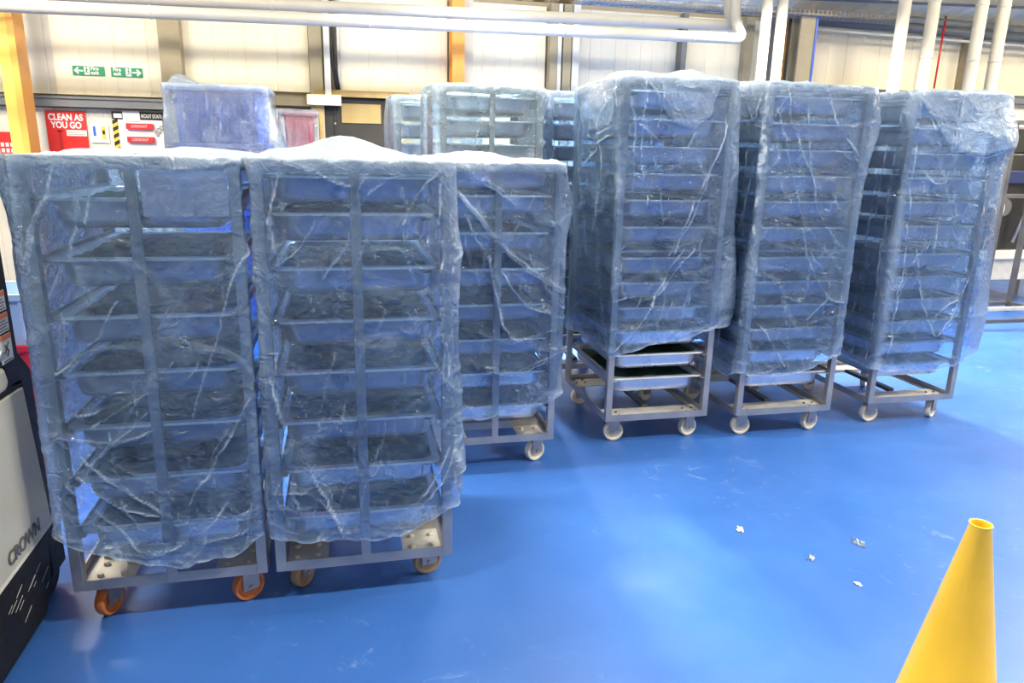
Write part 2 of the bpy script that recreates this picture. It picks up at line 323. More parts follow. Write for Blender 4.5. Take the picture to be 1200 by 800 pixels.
# wire cable tray
mb = MB()
for k in range(70):
    x = 2.7 + k * .06; z = 3.33 + (x - 2.7) * .004
    mb.tube([(x, 8.32, z + .06), (x, 8.32, z), (x, 8.56, z), (x, 8.56, z + .06)], .004, 5)
for (yy, dz) in ((8.32, .06), (8.32, 0), (8.40, 0), (8.48, 0), (8.56, 0), (8.56, .06)):
    mb.tube([(2.65, yy, 3.33 + dz), (6.9, yy, 3.35 + dz)], .005, 5)
tag(mb.build('cable_tray', M['steel']), 'wire mesh cable tray running behind the two white pipes', 'cable tray')
for k in range(4):
    y = 8.36 + k * .05
    o = MB().tube([(2.7, y, 3.35), (4.2, y + .005, 3.362), (5.4, y - .004, 3.362), (6.8, y, 3.366)], .012, 7).build('power_cable', M['rail_grey'] if k % 2 else M['brown_post'], smooth=True)
    tag(o, ('frontmost', 'second from the front', 'third from the front', 'rearmost')[k] + ' cable lying along the wire mesh cable tray', 'cable', 'cables in the wire tray')

# two horizontal lagged pipes with elbows
def bendpath(pts, r=.12, n=6):
    out = [Vector(pts[0])]
    for i in range(1, len(pts) - 1):
        a, b, c = map(Vector, pts[i - 1:i + 2]); p = b + (a - b).normalized() * r; q = b + (c - b).normalized() * r
        for k in range(n + 1):
            t_ = k / n; out.append((1 - t_) ** 2 * p + 2 * t_ * (1 - t_) * b + t_ ** 2 * q)
    out.append(Vector(pts[-1])); return out
pipe('lagged_pipe', bendpath([(-6.5, 7.5, 2.76), (4.17, 7.5, 2.905), (4.22, 7.78, 3.12), (4.22, 7.85, 3.5)]), .055, M['lagging'], 'lower white lagged pipe crossing the top of the wall', joints=[((x, 7.5, 2.76 + (x + 6.5) * .01359), 'x') for x in (-5, -3.2, -1.6, .3, 2.2, 3.6)])
pipe('lagged_pipe', bendpath([(-6.5, 7.9, 2.92), (4.27, 7.9, 3.10), (4.32, 8.15, 3.28), (4.32, 8.2, 3.45)]), .055, M['lagging'], 'upper white lagged pipe crossing above the lower one', joints=[((x, 7.9, 2.92 + (x + 6.5) * .01671), 'x') for x in (-4, -2.2, -.6, 1.3, 3.2)])
for (x, lb) in ((5.68, 'first of four white risers counted from the grey column'), (6.03, 'second of four white risers counted from the grey column'), (6.62, 'third of four white risers counted from the grey column'), (6.90, 'fourth of four white risers counted from the grey column')):
    pipe('riser_pipe', [(x, 7.0, 0), (x, 7.0, 3.62)], .062, M['lagging'], lb, joints=[((x, 7.0, z), 'z') for z in (.8, 1.7, 2.75, 3.3)])
pipe('riser_pipe', [(4.42, 7.5, 0), (4.42, 7.5, 3.55)], .055, M['lagging'], 'white riser nearest the pipe elbows, left of its twin')
pipe('riser_pipe', [(4.60, 7.5, 0), (4.60, 7.5, 3.55)], .055, M['lagging'], 'white riser just left of the grey column')

# ------------------------------------------------------------------ signs and boards on the back wall
RW = (PI / 2, 0, 0)
def fire_sign(x0, left, label):
    z0, z1, yy = 2.385, 2.48, 8.968; wd = .31
    t = empty('fire_exit_sign', (x0, yy, z0)); tag(t, label, 'sign', 'fire exit signs on the wall')
    MB().box(0, wd, 0, .004, 0, z1 - z0).build('sign_plate', M['green_sign'], t)
    hgt = z1 - z0
    def X(u): return u if left else wd - u
    MB().prism([(X(.11), .008), (X(.165), .008), (X(.165), hgt - .008), (X(.11), hgt - .008)], -.0015, -.0003).build('doorway_mark', M['white_sign'], t)
    arr = [(.012, hgt / 2), (.05, .012), (.062, .022), (.045, .04), (.10, .04), (.10, hgt - .04), (.045, hgt - .04), (.062, hgt - .022), (.05, hgt - .012)]
    MB().prism([(X(a), b) for a, b in arr], -.0015, -.0003).build('arrow_mark', M['white_sign'], t)
    mb = MB()
    def seg(a, b, w_): 
        a = Vector((X(a[0]), a[1])); b = Vector((X(b[0]), b[1])); d = (b - a).normalized(); n = Vector((-d.y, d.x)) * w_
        mb.prism([tuple(a + n), tuple(b + n), tuple(b - n), tuple(a - n)], -.003, -.0016)
    seg((.140, .068), (.133, .042), .006); seg((.133, .042), (.118, .030), .004); seg((.118, .030), (.112, .018), .003); seg((.133, .042), (.146, .028), .004); seg((.146, .028), (.158, .016), .003)
    seg((.138, .064), (.122, .060), .003); seg((.138, .062), (.153, .052), .003)
    mb.prism([(X(.137) + .008 * math.cos(a * PI / 4), .079 + .008 * math.sin(a * PI / 4)) for a in range(8)], -.003, -.0016)
    mb.build('running_figure_mark', M['green_sign'], t)
    text('Fire\nexit', .052, (.175 if left else .022, -.001, .056), RW, M['white_sign'], t, offset=.0012, sx=.95)
fire_sign(-2.73, True, 'green fire exit sign with its arrow pointing left')
fire_sign(-2.36, False, 'green fire exit sign with its arrow pointing right')
t = empty('poster', (-3.05, 8.97, 1.45)); tag(t, 'red CLEAN AS YOU GO poster beside the yellow column', 'poster')
MB().box(0, .39, 0, .006, 0, .57).build('poster_sheet', M['red_sign'], t)
text('CLEAN AS', .092, (.195, -.001, .475), RW, M['white_sign'], t, offset=.003, align='CENTER', sx=.80)
text('YOU GO', .092, (.195, -.001, .395), RW, M['white_sign'], t, offset=.003, align='CENTER', sx=.80)
mb = MB().box(.19, .385, -.006, -.001, .315, .375); mb.build('paper_note', M['white_sign'], t)
mb = MB()
for k in range(3): mb.box(.20, .37 - k * .02, -.0072, -.0061, .328 + k * .015, .333 + k * .015)
mb.build('note_writing', M['ink'], t)
MB().box(.11, .14, -.004, -.001, .0, .37).box(.09, .165, -.004, -.001, .355, .368).build('squeegee_mark', mat('dark_red', (.42, .01, .01), .5), t)
# small board with pens
t = empty('tag_board', (-2.63, 8.97, 1.70)); tag(t, 'small white board with blue and yellow tags between poster and lockout board', 'board')
MB().box(0, .18, 0, .006, 0, .19).build('board', M['white_sign'], t)
MB().box(.03, .055, -.006, 0, .07, .17).build('blue_tag', M['blue_paint'], t)
mb = MB().box(.115, .15, -.006, 0, .04, .17); mb.build('yellow_tag', M['yellow'], t)
MB().box(.12, .145, -.01, -.006, .09, .13).build('black_tag', M['black'], t)
# lockout board
t = empty('lockout_board', (-2.40, 8.965, 1.35)); tag(t, 'white lockout board with red boxes and a hazard striped edge', 'board')
MB().box(0, .50, 0, .01, 0, .68).build('board', M['white_sign'], t)
mb = MB(); MB().box(0, .055, -.004, 0, 0, .60).build('hazard_strip', M['yellow'], t)
for k in range(8): mb.prism([(0, .02 + k * .075), (.055, .05 + k * .075), (.055, .09 + k * .075), (0, .06 + k * .075)], -.006, -.0041)
mb.build('hazard_stripes', M['black'], t)
MB().box(0, .53, -.006, 0, .60, .68).build('header_strip', M['black'], t)
MB().box(.11, .28, -.012, -.0065, .585, .69).box(.02, .10, -.009, -.0065, .615, .66).build('paper_cover', M['white_sign'], t)
text('KOUT STATI', .052, (.295, -.008, .622), RW, M['white_sign'], t, offset=.0008, sx=.70)
for zz in (.36, .50):
    bx = MB().box(.14, .41, -.05, 0, zz, zz + .062).build('lock_box', M['red_sign'], t, bevel=.004)
    text('LOCKOUT', .034, (.275, -.0515, zz + .02), RW, M['white_sign'], bx, align='CENTER')
for (xx, zz, r) in ((.46, .50, .02), (.49, .53, .016), (.44, .47, .018)):
    MB().tube([(xx + r * math.cos(a * PI / 6), -.015, zz + r * math.sin(a * PI / 6)) for a in range(-2, 9)], .004, 6).box(xx - r, xx + r, -.022, -.008, zz - r * 1.6, zz - r * .4).build('padlock', M['steel'], t)
# red notice at far left edge
t = empty('notice', (-3.52, 8.97, 1.35)); tag(t, 'red notice with white squares at the far left edge', 'notice')
mb = MB().box(0, .19, 0, .006, 0, .44); mb.mi = 1
for i in range(4):
    for j in range(5): mb.box(.015 + i * .045, .045 + i * .045, -.002, 0, .05 + j * .06, .09 + j * .06)
mb.build('notice_sheet', M['red_sign'], t, mats=[M['white_sign']])
# dark hatch in timber frame
t = empty('service_hatch', (-.22, 8.9, 0)); tag(t, 'timber framed dark hatch in the wall with an amber window', 'hatch')
MB().box(-.05, .03, -.05, .08, 0, 2.26).box(.86, 1.0, -.05, .08, 0, 2.26).box(-.05, 1.0, -.05, .08, 2.26, 2.33).build('hatch_frame', M['wood'], t)
MB().box(.03, .86, .0, .06, 0, 2.26).build('hatch_panel', M['dark_hatch'], t)
MB().box(.24, .68, -.012, 0, 1.98, 2.19).build('hatch_window', M['amber'], t)
for xx in (.165, .755):
    for zz in (1.7, 1.97, 2.22): MB().lathe([(0, -.02), (.010, -.02), (.012, -.012), (.012, 0)], (xx, 0, zz), 'y', 10).build('screw', M['steel'], t)
for xx in (.155, .745): MB().box(xx, xx + .02, -.014, 0, 1.5, 2.25).build('inner_rail', M['black'], t)
o = MB().box(.80, 1.25, 8.80, 8.97, 2.20, 2.29).build('wall_lintel', M['dark_hatch']); o.name = 'lintel_box'; tag(o, 'dark lintel box on the wall right of the hatch', 'lintel')

# ------------------------------------------------------------------ wrapped racks
def rrect(w, d, r, n, z):
    out = []
    for (cx, cy, a0) in ((w / 2 - r, -d / 2 + r, -PI / 2), (w / 2 - r, d / 2 - r, 0), (-w / 2 + r, d / 2 - r, PI / 2), (-w / 2 + r, -d / 2 + r, PI)):
        for k in range(n + 1):
            a = a0 + PI / 2 * k / n; out.append((cx + r * math.cos(a), cy + r * math.sin(a), z))
    return out
def loft(loops, caps=(True, True)):
    n = len(loops[0]); vs = [p for l in loops for p in l]; fs = []
    for i in range(len(loops) - 1):
        for k in range(n): fs.append((i * n + k, i * n + (k + 1) % n, (i + 1) * n + (k + 1) % n, (i + 1) * n + k))
    if caps[0]: fs.append(tuple(range(n))[::-1])
    if caps[1]: fs.append(tuple((len(loops) - 1) * n + k for k in range(n)))
    return vs, fs
def tray_meshes(w, d, body, dep):
    bw, bd = body, d - .07
    L_ = [rrect(bw - .05, bd - .05, .05, 5, -dep + .004), rrect(bw - .025, bd - .025, .06, 5, -dep + .012), rrect(bw - .012, bd - .012, .06, 5, -dep + .03), rrect(bw, bd, .06, 5, -.006), rrect(bw + .008, bd + .008, .06, 5, 0),
          rrect(w - .004, d - .004, .03, 5, .001), rrect(w, d, .032, 5, -.003), rrect(w, d, .032, 5, -.009), rrect(w - .006, d - .006, .03, 5, -.009), rrect(w - .006, d - .006, .03, 5, -.004),
          rrect(bw + .012, bd + .012, .06, 5, -.005), rrect(bw + .004, bd + .004, .06, 5, -.010), rrect(bw - .008, bd - .008, .06, 5, -dep + .03), rrect(bw - .022, bd - .022, .06, 5, -dep + .009), rrect(bw - .05, bd - .05, .05, 5, -dep)]
    vs, fs = loft(L_)
    o = mesh_obj('food_tray', vs, fs, M['tray_steel']); bm_fix(o)
    o.data.polygons.foreach_set('use_smooth', [True] * len(o.data.polygons))
    try: o.data.set_sharp_from_angle(angle=.9)
    except Exception: pass
    # contents: a low lumpy bed
    n = 26; vs = []; fs = []
    for j in range(n + 1):
        for i in range(n + 1):
            x = (i / n - .5) * (bw - .004); y = (j / n - .5) * (bd - .004)
            vs.append((x, y, -.022 + .010 * math.sin(x * 31 + 2 * math.sin(y * 17)) * math.cos(y * 23) + rnd.uniform(-.003, .003)))
    for j in range(n):
        for i in range(n): a = j * (n + 1) + i; fs.append((a, a + 1, a + n + 2, a + n + 1))
    c = mesh_obj('contents', vs, fs, M['food'], o, True)
    return o, c
TRAYS = {}
def tray(kind, loc, label, group, first=[]):
    spec = {'wide': (.585, .80, .535, .10), 'low': (.585, .80, .53, .098)}[kind]
    if kind not in TRAYS:
        o, c = tray_meshes(*spec); TRAYS[kind] = (o, c)
    else:
        p, q = TRAYS[kind]; o = p.copy(); link(o); c = q.copy(); link(c); c.parent = o
    o.location = loc; tag(o, label, 'tray', group); return o

BOLT = {}
def bolt(loc, par, m, k):
    if m not in BOLT: BOLT[m] = MB().lathe([(0, .012 * k), (.009 * k, .012 * k), (.012 * k, .008 * k), (.012 * k, 0)], (0, 0, 0), 'z', 8).build('bolt', M[m], par); o = BOLT[m]
    else: o = BOLT[m].copy(); link(o); o.parent = par
    o.location = loc
def rack(name, x0, y0, W, D, Hh, zb, tiers, label, centre=False, wheel='nylon', brace=None, cast_turn=0, angs=None, cback=.085, plates='wide', group='steel tray racks'):
    t = empty(name, (x0 + W / 2, y0 + D / 2, 0)); tag(t, label, 'rack', group)
    hx, hy, p = W / 2, D / 2, .038
    for sx in (-1, 1):
        for sy in (-1, 1):
            xa, xb = sorted((sx * hx, sx * (hx - p))); ya, yb = sorted((sy * hy, sy * (hy - p)))
            MB().box(xa, xb, ya, yb, zb, Hh).build('post', M['steel'], t, bevel=.003)
    MB().box(-hx + p, hx - p, -hy, -hy + .03, Hh - .035, Hh).box(-hx + p, hx - p, hy - .03, hy, Hh - .035, Hh).box(-hx, -hx + .03, -hy + p, hy - p, Hh - .035, Hh).box(hx - .03, hx, -hy + p, hy - p, Hh - .035, Hh).build('top_frame', M['steel'], t, bevel=.002)
    b = MB()
    for (a0, a1, b0, b1) in ((-hx + p, hx - p, -hy, -hy + .006), (-hx + p, hx - p, hy - .006, hy), (-hx, -hx + .006, -hy + p, hy - p), (hx - .006, hx, -hy + p, hy - p)): b.box(a0, a1, b0, b1, zb, zb + .04)
    for (a0, a1, b0, b1) in ((-hx + p, hx - p, -hy + .006, -hy + .045), (-hx + p, hx - p, hy - .045, hy - .006), (-hx + .006, -hx + .045, -hy + p, hy - p), (hx - .045, hx - .006, -hy + p, hy - p)): b.box(a0, a1, b0, b1, zb, zb + .006)
    b.build('base_frame', M['steel'], t)
    if plates == 'wide':
        for sy in (-1, 1):
            ya, yb = sorted((sy * (hy - .04), sy * (hy - .19)))
            pl = MB().box(-hx + .01, hx - .01, ya, yb, zb + .0065, zb + .012)
            po = pl.build('caster_plate', M['plate'], t)
            for sx in (-1, 1):
                for (u, v) in ((.05, .05), (.05, .11), (.11, .05), (.11, .11)): bolt((sx * (hx - u), sy * (hy - v - .01), zb + .012), po, 'steel_dark', .7)
        MB().box(-.02, .02, -hy + .19, hy - .19, zb + .006, zb + .03).build('base_rail', M['steel_dark'], t)
    else:
        for sx in (-1, 1):
            for sy in (-1, 1):
                xa, xb = sorted((sx * (hx - .04), sx * (hx - .19))); ya, yb = sorted((sy * (hy - .008), sy * (hy - .20)))
                po = MB().box(xa, xb, ya, yb, zb + .0065, zb + .012).build('caster_plate', M['plate'], t)
                for (u, v) in ((.07, .07), (.07, .15), (.15, .07), (.15, .15)): bolt((sx * (hx - u), sy * (hy - v), zb + .012), po, 'plate', 1)
        MB().box(-hx + .045, hx - .045, -hy + .20, -hy + .225, zb + .006, zb + .05).build('base_rail', M['steel'], t)
        MB().box(-hx + .045, hx - .045, hy - .225, hy - .20, zb + .006, zb + .05).build('base_rail', M['steel'], t)
    if centre:
        MB().box(-.018, .018, -hy - .001, -hy + .012, zb, Hh - .005).build('centre_bar', M['steel'], t, bevel=.002)
    if brace: MB().box(-hx + p, hx - p, -hy, -hy + .012, brace - .006, brace + .006).build('brace_bar', M['steel'], t)
    for z in tiers:
        for sx in (-1, 1):
            xa, xb = sorted((sx * (hx - p), sx * (hx - p - .025)))
            r = MB(); xe = sorted((sx * (hx - p), sx * (hx - p + .003)))
            r.box(xa, xb, -hy + .004, hy - .004, z - .014, z - .011).box(*sorted((sx * (hx - p), sx * (hx - p + .003))), -hy + p, hy - p, z - .014, z + .012)
            r.build('runner', M['steel'], t)
    # casters
    R_ = (zb - .03) / 2
    for sx in (-1, 1):
        for sy in (-1, 1):
            ang = cast_turn + (sx * .5 + sy * .3 + .4) * (.5 if cast_turn else .35)
            if angs and sy < 0: ang = angs[0 if sx < 0 else 1]
            ux = sx * (hx - .085); uy = sy * (hy - (cback if sy < 0 else .085))
            cst = MB().box(-.04, .04, -.04, .04, zb - .004 - R_ * 0, zb + .0).lathe([(0, zb - .004), (.028, zb - .004), (.028, zb - .022), (0, zb - .022)], (0, 0, 0), 'z', 16)
            cst.box(-.030, .034, -.026, -.022, R_ - .012, zb - .02).box(-.030, .034, .022, .026, R_ - .012, zb - .02).box(-.03, .034, -.026, .026, zb - .024, zb - .018)
            cst.lathe([(0, -.034), (.008, -.034), (.008, .034), (0, .034)], (0, 0, R_), 'y', 10)
            c = cst.build('caster', M['steel'], t); c.location = (ux, uy, 0); c.rotation_euler = (0, 0, ang)
            wm = M[wheel if isinstance(wheel, str) else wheel[0]]
            wh = MB().lathe([(.012, -.019), (R_ * .30, -.019), (R_ * .34, -.012), (R_ * .74, -.012), (R_ * .80, -.018), (R_ * .95, -.018), (R_, -.011), (R_, .011), (R_ * .95, .018), (R_ * .80, .018), (R_ * .74, .012), (R_ * .34, .012), (R_ * .30, .019), (.012, .019), (.012, -.019)], (0, 0, R_), 'y', 36)
            wh.build('wheel', wm, c, smooth='auto')
            
    return t

# film cover -----------------------------------------------------------
class NoiseF:
    def __init__(s, seed): s.r = np.random.RandomState(seed); s.g = s.r.rand(64, 64) * 2 - 1
    def __call__(s, x, y):
        xi = np.floor(x).astype(int); yi = np.floor(y).astype(int); fx = x - xi; fy = y - yi
        fx = fx * fx * (3 - 2 * fx); fy = fy * fy * (3 - 2 * fy); g = s.g
        a = g[xi % 64, yi % 64]; b = g[(xi + 1) % 64, yi % 64]; c = g[xi % 64, (yi + 1) % 64]; d = g[(xi + 1) % 64, (yi + 1) % 64]
        return (a * (1 - fx) + b * fx) * (1 - fy) + (c * (1 - fx) + d * fx) * fy
def dist_poly(px, pz, pts, zs=1.0):
    best = np.full(px.shape, 9e9)
    for (a, b) in zip(pts[:-1], pts[1:]):
        ax, az = a; bx, bz = b; dx, dz = bx - ax, bz - az; l2 = dx * dx + dz * dz + 1e-12
        t = np.clip(((px - ax) * dx + (pz - az) * dz) / l2, 0, 1)
        best = np.minimum(best, np.hypot(px - ax - t * dx, pz - az - t * dz))
    return best
def smooth_poly(pts, n=5):
    if len(pts) < 3: return pts
    P = [np.array(p, float) for p in pts]; P = [2 * P[0] - P[1]] + P + [2 * P[-1] - P[-2]]; out = []
    for i in range(1, len(P) - 2):
        for k in range(n):
            t = k / n; out.append(tuple(.5 * ((2 * P[i]) + (-P[i - 1] + P[i + 1]) * t + (2 * P[i - 1] - 5 * P[i] + 4 * P[i + 1] - P[i + 2]) * t * t + (-P[i - 1] + 3 * P[i] - 3 * P[i + 1] + P[i + 2]) * t ** 3)))
    out.append(tuple(P[-2])); return out
def film_cover(name, box, H, hem, label, cat='dust cover', out=(.012, .012, .012, .012), folds=(), side_folds=(), puffs=(), tops=(), patches=(), seed=1, mat_='film', nrand=60, du=.007, dz=.007, low=.5, group=None, gather=.006, flare=(.02, .02, .02, .02)):
    x0, x1, y0, y1 = box; nf = NoiseF(seed); rs = np.random.RandomState(seed * 7 + 1)
    oF, oR, oB, oL = out; x0 -= oL; x1 += oR; y0 -= oF; y1 += oB; H = H + .006
    P = []; Nn = []; face = []; cc = []
    def run(a, b, nrm, f, step):
        n = max(2, int(np.hypot(b[0] - a[0], b[1] - a[1]) / step))
        for k in range(n):
            t = (k + .0) / n; q = (a[0] + (b[0] - a[0]) * t, a[1] + (b[1] - a[1]) * t); P.append(q); Nn.append(nrm); face.append(f); cc.append(q[1] if f in 'LR' else q[0])
    def arc(c, a0, f, r):
        for k in range(6):
            a = a0 + PI / 2 * k / 6; P.append((c[0] + r * math.cos(a), c[1] + r * math.sin(a))); Nn.append((math.cos(a), math.sin(a))); face.append(f); cc.append(P[-1][0])
    r = .010
    run((x0, y1 - r), (x0, y0 + r), (-1, 0), 'L', du * 1.4); arc((x0 + r, y0 + r), PI, 'F', r)
    run((x0 + r, y0), (x1 - r, y0), (0, -1), 'F', du); arc((x1 - r, y0 + r), -PI / 2, 'F', r)
    run((x1, y0 + r), (x1, y1 - r), (1, 0), 'R', du * 2); arc((x1 - r, y1 - r), 0, 'B', r)
    run((x1 - r, y1), (x0 + r, y1), (0, 1), 'B', du * 2.5); arc((x0 + r, y1 - r), PI / 2, 'B', r)
    P = np.array(P); Nn = np.array(Nn); face = np.array(face); cc = np.array(cc); nu = len(P)
    hz = np.zeros(nu)
    for f in 'LFRB':
        msk = face == f; hp = hem.get(f, [(0, .4)]); hz[msk] = np.interp(cc[msk], [a for a, b in hp], [b for a, b in hp])
    # soften hem jumps between faces
    for _ in range(6): hz = (np.roll(hz, 1) + hz + np.roll(hz, -1)) / 3
    arcl = np.cumsum(np.hypot(*(P - np.roll(P, 1, 0)).T))
    hz += .012 * nf(arcl * 9, arcl * 0 + 3) + .005 * nf(arcl * 31, arcl * 0 + 9)
    nv = int((H - hz.min()) / dz)
    V = np.linspace(0, 1, nv + 1)[:, None]
    Z = hz[None, :] + (H - hz[None, :]) * V; U = np.broadcast_to(cc[None, :], Z.shape); A = np.broadcast_to(arcl[None, :], Z.shape)
    disp = np.zeros(Z.shape); crease = np.zeros(Z.shape)
    fall = H - Z; env = np.clip(fall / .12, 0, 1)
    fl = np.zeros(nu)
    for f, v in zip('FRBL', flare): fl[face == f] = v
    for _ in range(8): fl = (np.roll(fl, 1) + fl + np.roll(fl, -1)) / 3
    disp += fl[None, :] * np.clip(fall / max(.2, H - .3), 0, 1)
    disp += env * low * (.020 * nf(A * 2.2 + .6 * nf(A * 2, Z * 2), Z * 1.1 + 5) + .010 * nf(A * 6 + 1.3 * nf(A * 3, Z * 3 + 4), Z * 2.3 + 11) + .005 * nf(A * 15 + 1.2 * nf(A * 5, Z * 5), Z * 6 + 2) + .0022 * nf(A * 38 + 2 * nf(A * 9, Z * 9), Z * 25))
    # gathers hanging from the top edge
    g = nf(A * 26 + .8 * nf(A * 4, Z * 4), Z * 1.6 + 31); disp += gather * np.exp(-fall / .16) * np.clip(fall / .01, 0, 1) * g
    # sharp ridged network
    rg = 1 - np.abs(nf(A * 5 + 1.6 * nf(A * 3 + 7, Z * 3), Z * 3.4 + 40)) * 9; rg = np.clip(rg, 0, 1); disp += env * .004 * rg; crease += .22 * rg * env
    rg = 1 - np.abs(nf(A * 12 + 2.0 * nf(A * 6 + 7, Z * 6), Z * 9 + 60)) * 7; rg = np.clip(rg, 0, 1); disp += env * .0022 * rg; crease += .10 * rg * env
    # film bunches up, several layers deep, along the corners and above the hem
    corner = np.minimum(np.abs(cc - cc[face == 'F'].min()) + 9 * (face != 'F') , np.abs(cc - cc[face == 'F'].max()) + 9 * (face != 'F'))
    for a in (0, 1):
        cl_ = arcl[np.where(face == 'F')[0][-1 if a else 0]]; corner = np.minimum(corner, np.abs(arcl - cl_))
    crease += (.40 * np.exp(-(corner / .035) ** 2))[None, :] * (.6 + .6 * nf(A * 9, Z * 4 + 77)) + .30 * np.exp(-((Z - hz[None, :]) / .05)) + .5 * np.exp(-((Z - hz[None, :]) / .006)) + .70 * np.exp(-((H - Z) / .034) ** 2)  # last term: gathered top edge, whitened further as if lit from above
    nh = np.exp(-(Z - hz[None, :]) / .13); rg = np.clip(1 - np.abs(nf(A * 17 + 2.0 * nf(A * 8 + 3, Z * 8), Z * 15 + 33)) * 5, 0, 1); disp += nh * (.006 * rg + .012 * nf(A * 8 + 3, Z * 6 + 14)); crease += .35 * rg * nh
    UW = U + .010 * nf(U * 11 + 5, Z * 11 + 50) + .004 * nf(U * 37, Z * 37); ZW = Z + .010 * nf(U * 11 + 25, Z * 11 + 9) + .004 * nf(U * 37 + 9, Z * 37 + 1)
    def stroke(msk, pts, amp, wd):
        cols = np.where(msk)[0]
        if not len(cols): return
        pts = smooth_poly(pts); sub = np.ix_(range(Z.shape[0]), cols); d = dist_poly(UW[sub], ZW[sub], pts)
        e = np.exp(-(d / (wd * .8))); skirt = np.exp(-(d / (wd * 5)) ** 2)
        mod = .35 + .65 * np.clip(.5 + 1.2 * nf(U[sub] * 14 + 3, Z[sub] * 14 + amp * 999), 0, 1.3)
        disp[sub] += mod * (amp * e + amp * .5 * skirt); crease[sub] = np.maximum(crease[sub], mod * np.exp(-(d / (wd * .45)) ** 2) * min(1, amp / .010))
    F_, L_, R__ = face == 'F', face == 'L', face == 'R'
    for s in folds: stroke(F_, s, rs.uniform(.006, .011), rs.uniform(.006, .010))
    for s in side_folds: stroke(L_, s, rs.uniform(.008, .014), rs.uniform(.008, .012))
    for k in range(nrand):
        f = F_ if rs.rand() < .6 else (L_ if rs.rand() < .6 else R__)
        c0, c1 = cc[f].min(), cc[f].max(); a = rs.uniform(c0, c1); b = rs.uniform(hz.min() + .02, H - .03)
        an = rs.normal(PI / 2, .45); ln = rs.uniform(.05, .32) if rs.rand() < .8 else rs.uniform(.3, .6); bend = rs.uniform(-.25, .25) * ln
        dx, dz_ = math.cos(an) * ln, -math.sin(an) * ln
        stroke(f, [(a, b), (a + dx / 2 + bend * math.sin(an), b + dz_ / 2 + bend * math.cos(an)), (a + dx, b + dz_)], rs.uniform(.002, .006), rs.uniform(.004, .009))
    for (f, c, z, sc, sz, amp) in puffs:
        msk = (face == f); sub = np.ix_(range(Z.shape[0]), np.where(msk)[0])
        disp[sub] += amp * np.exp(-((U[sub] - c) / sc) ** 2 - ((Z[sub] - z) / sz) ** 2)
    for (f, poly, val, dd) in patches:      # loose doubled flaps of film
        sub = np.ix_(range(Z.shape[0]), np.where(face == f)[0]); inside = np.ones(UW[sub].shape, bool); edge = np.full(UW[sub].shape, 9.)
        for (p, q_) in zip(poly, poly[1:] + poly[:1]):
            L2 = math.hypot(q_[0] - p[0], q_[1] - p[1]); sd_ = ((q_[0] - p[0]) * (ZW[sub] - p[1]) - (q_[1] - p[1]) * (UW[sub] - p[0])) / L2
            edge = np.minimum(edge, sd_)
        k_ = np.clip(edge / .01 + .5, 0, 1); rim = np.exp(-(edge / .006) ** 2)
        disp[sub] += dd * k_; crease[sub] = np.maximum(crease[sub], val * k_ + .4 * rim * (k_ > .2))
    # carry the puffs smoothly round the corners
    for _ in range(3): disp = (np.roll(disp, 1, 1) + 2 * disp + np.roll(disp, -1, 1)) / 4
    disp = np.maximum(disp, -.008)
    X = P[None, :, 0] + Nn[None, :, 0] * disp; Y = P[None, :, 1] + Nn[None, :, 1] * disp
    vs = [np.stack([X, Y, Z], -1).reshape(-1, 3)]; cr = [crease.reshape(-1)]
    # cap rings: layered film, also whitened to stand in for overhead light
    cx, cy = (x0 + x1) / 2, (y0 + y1) / 2; rings = 26; rounds = X[-1], Y[-1]
    for k in range(1, rings + 1):
        s = 1 - k / rings; s = max(s, 0.001)
        xx = cx + (P[:, 0] - cx) * s; yy = cy + (P[:, 1] - cy) * s
        e = np.clip((1 - s) / .12, 0, 1)
        zz = H + e * (.008 + .012 * nf(xx * 4 + 20, yy * 4) + .006 * nf(xx * 13, yy * 13 + 8)) - 0
        rgd = np.clip(1 - np.abs(nf(xx * 6 + 2 * nf(xx * 4, yy * 4), yy * 7 + 3)) * 6, 0, 1); zz = zz + e * .006 * rgd
        for (tx, ty, tr, ta) in tops: zz = zz + ta * np.exp(-((xx - tx) ** 2 + (yy - ty) ** 2) / tr ** 2) * np.clip((1 - s) / .06, 0, 1)
        vs.append(np.stack([xx, yy, zz], -1)); cr.append(.3 * rgd * e + .70)
    vs = np.concatenate(vs); cr = np.concatenate(cr); rows = nv + 1 + rings
    i = np.arange(rows - 1)[:, None] * nu; j = np.arange(nu)[None, :]; j2 = (j + 1) % nu
    q = np.stack([i + j, i + j2, i + nu + j2, i + nu + j], -1).reshape(-1, 4)
    me = bpy.data.meshes.new(name); me.vertices.add(len(vs)); me.vertices.foreach_set('co', vs.astype(np.float32).ravel())
    me.loops.add(q.size); me.loops.foreach_set('vertex_index', q.astype(np.int32).ravel()); me.polygons.add(len(q)); me.polygons.foreach_set('loop_start', np.arange(0, q.size, 4, dtype=np.int32))
    me.polygons.foreach_set('loop_total', np.full(len(q), 4, dtype=np.int32)); me.polygons.foreach_set('use_smooth', np.ones(len(q), bool))
    me.update(calc_edges=True); me.validate()
    at = me.attributes.new('crease', 'FLOAT', 'POINT'); at.data.foreach_set('value', np.clip(cr, 0, 1).astype(np.float32))
    me.materials.append(M[mat_]); o = bpy.data.objects.new(name, me); link(o); tag(o, label, cat, group); return o

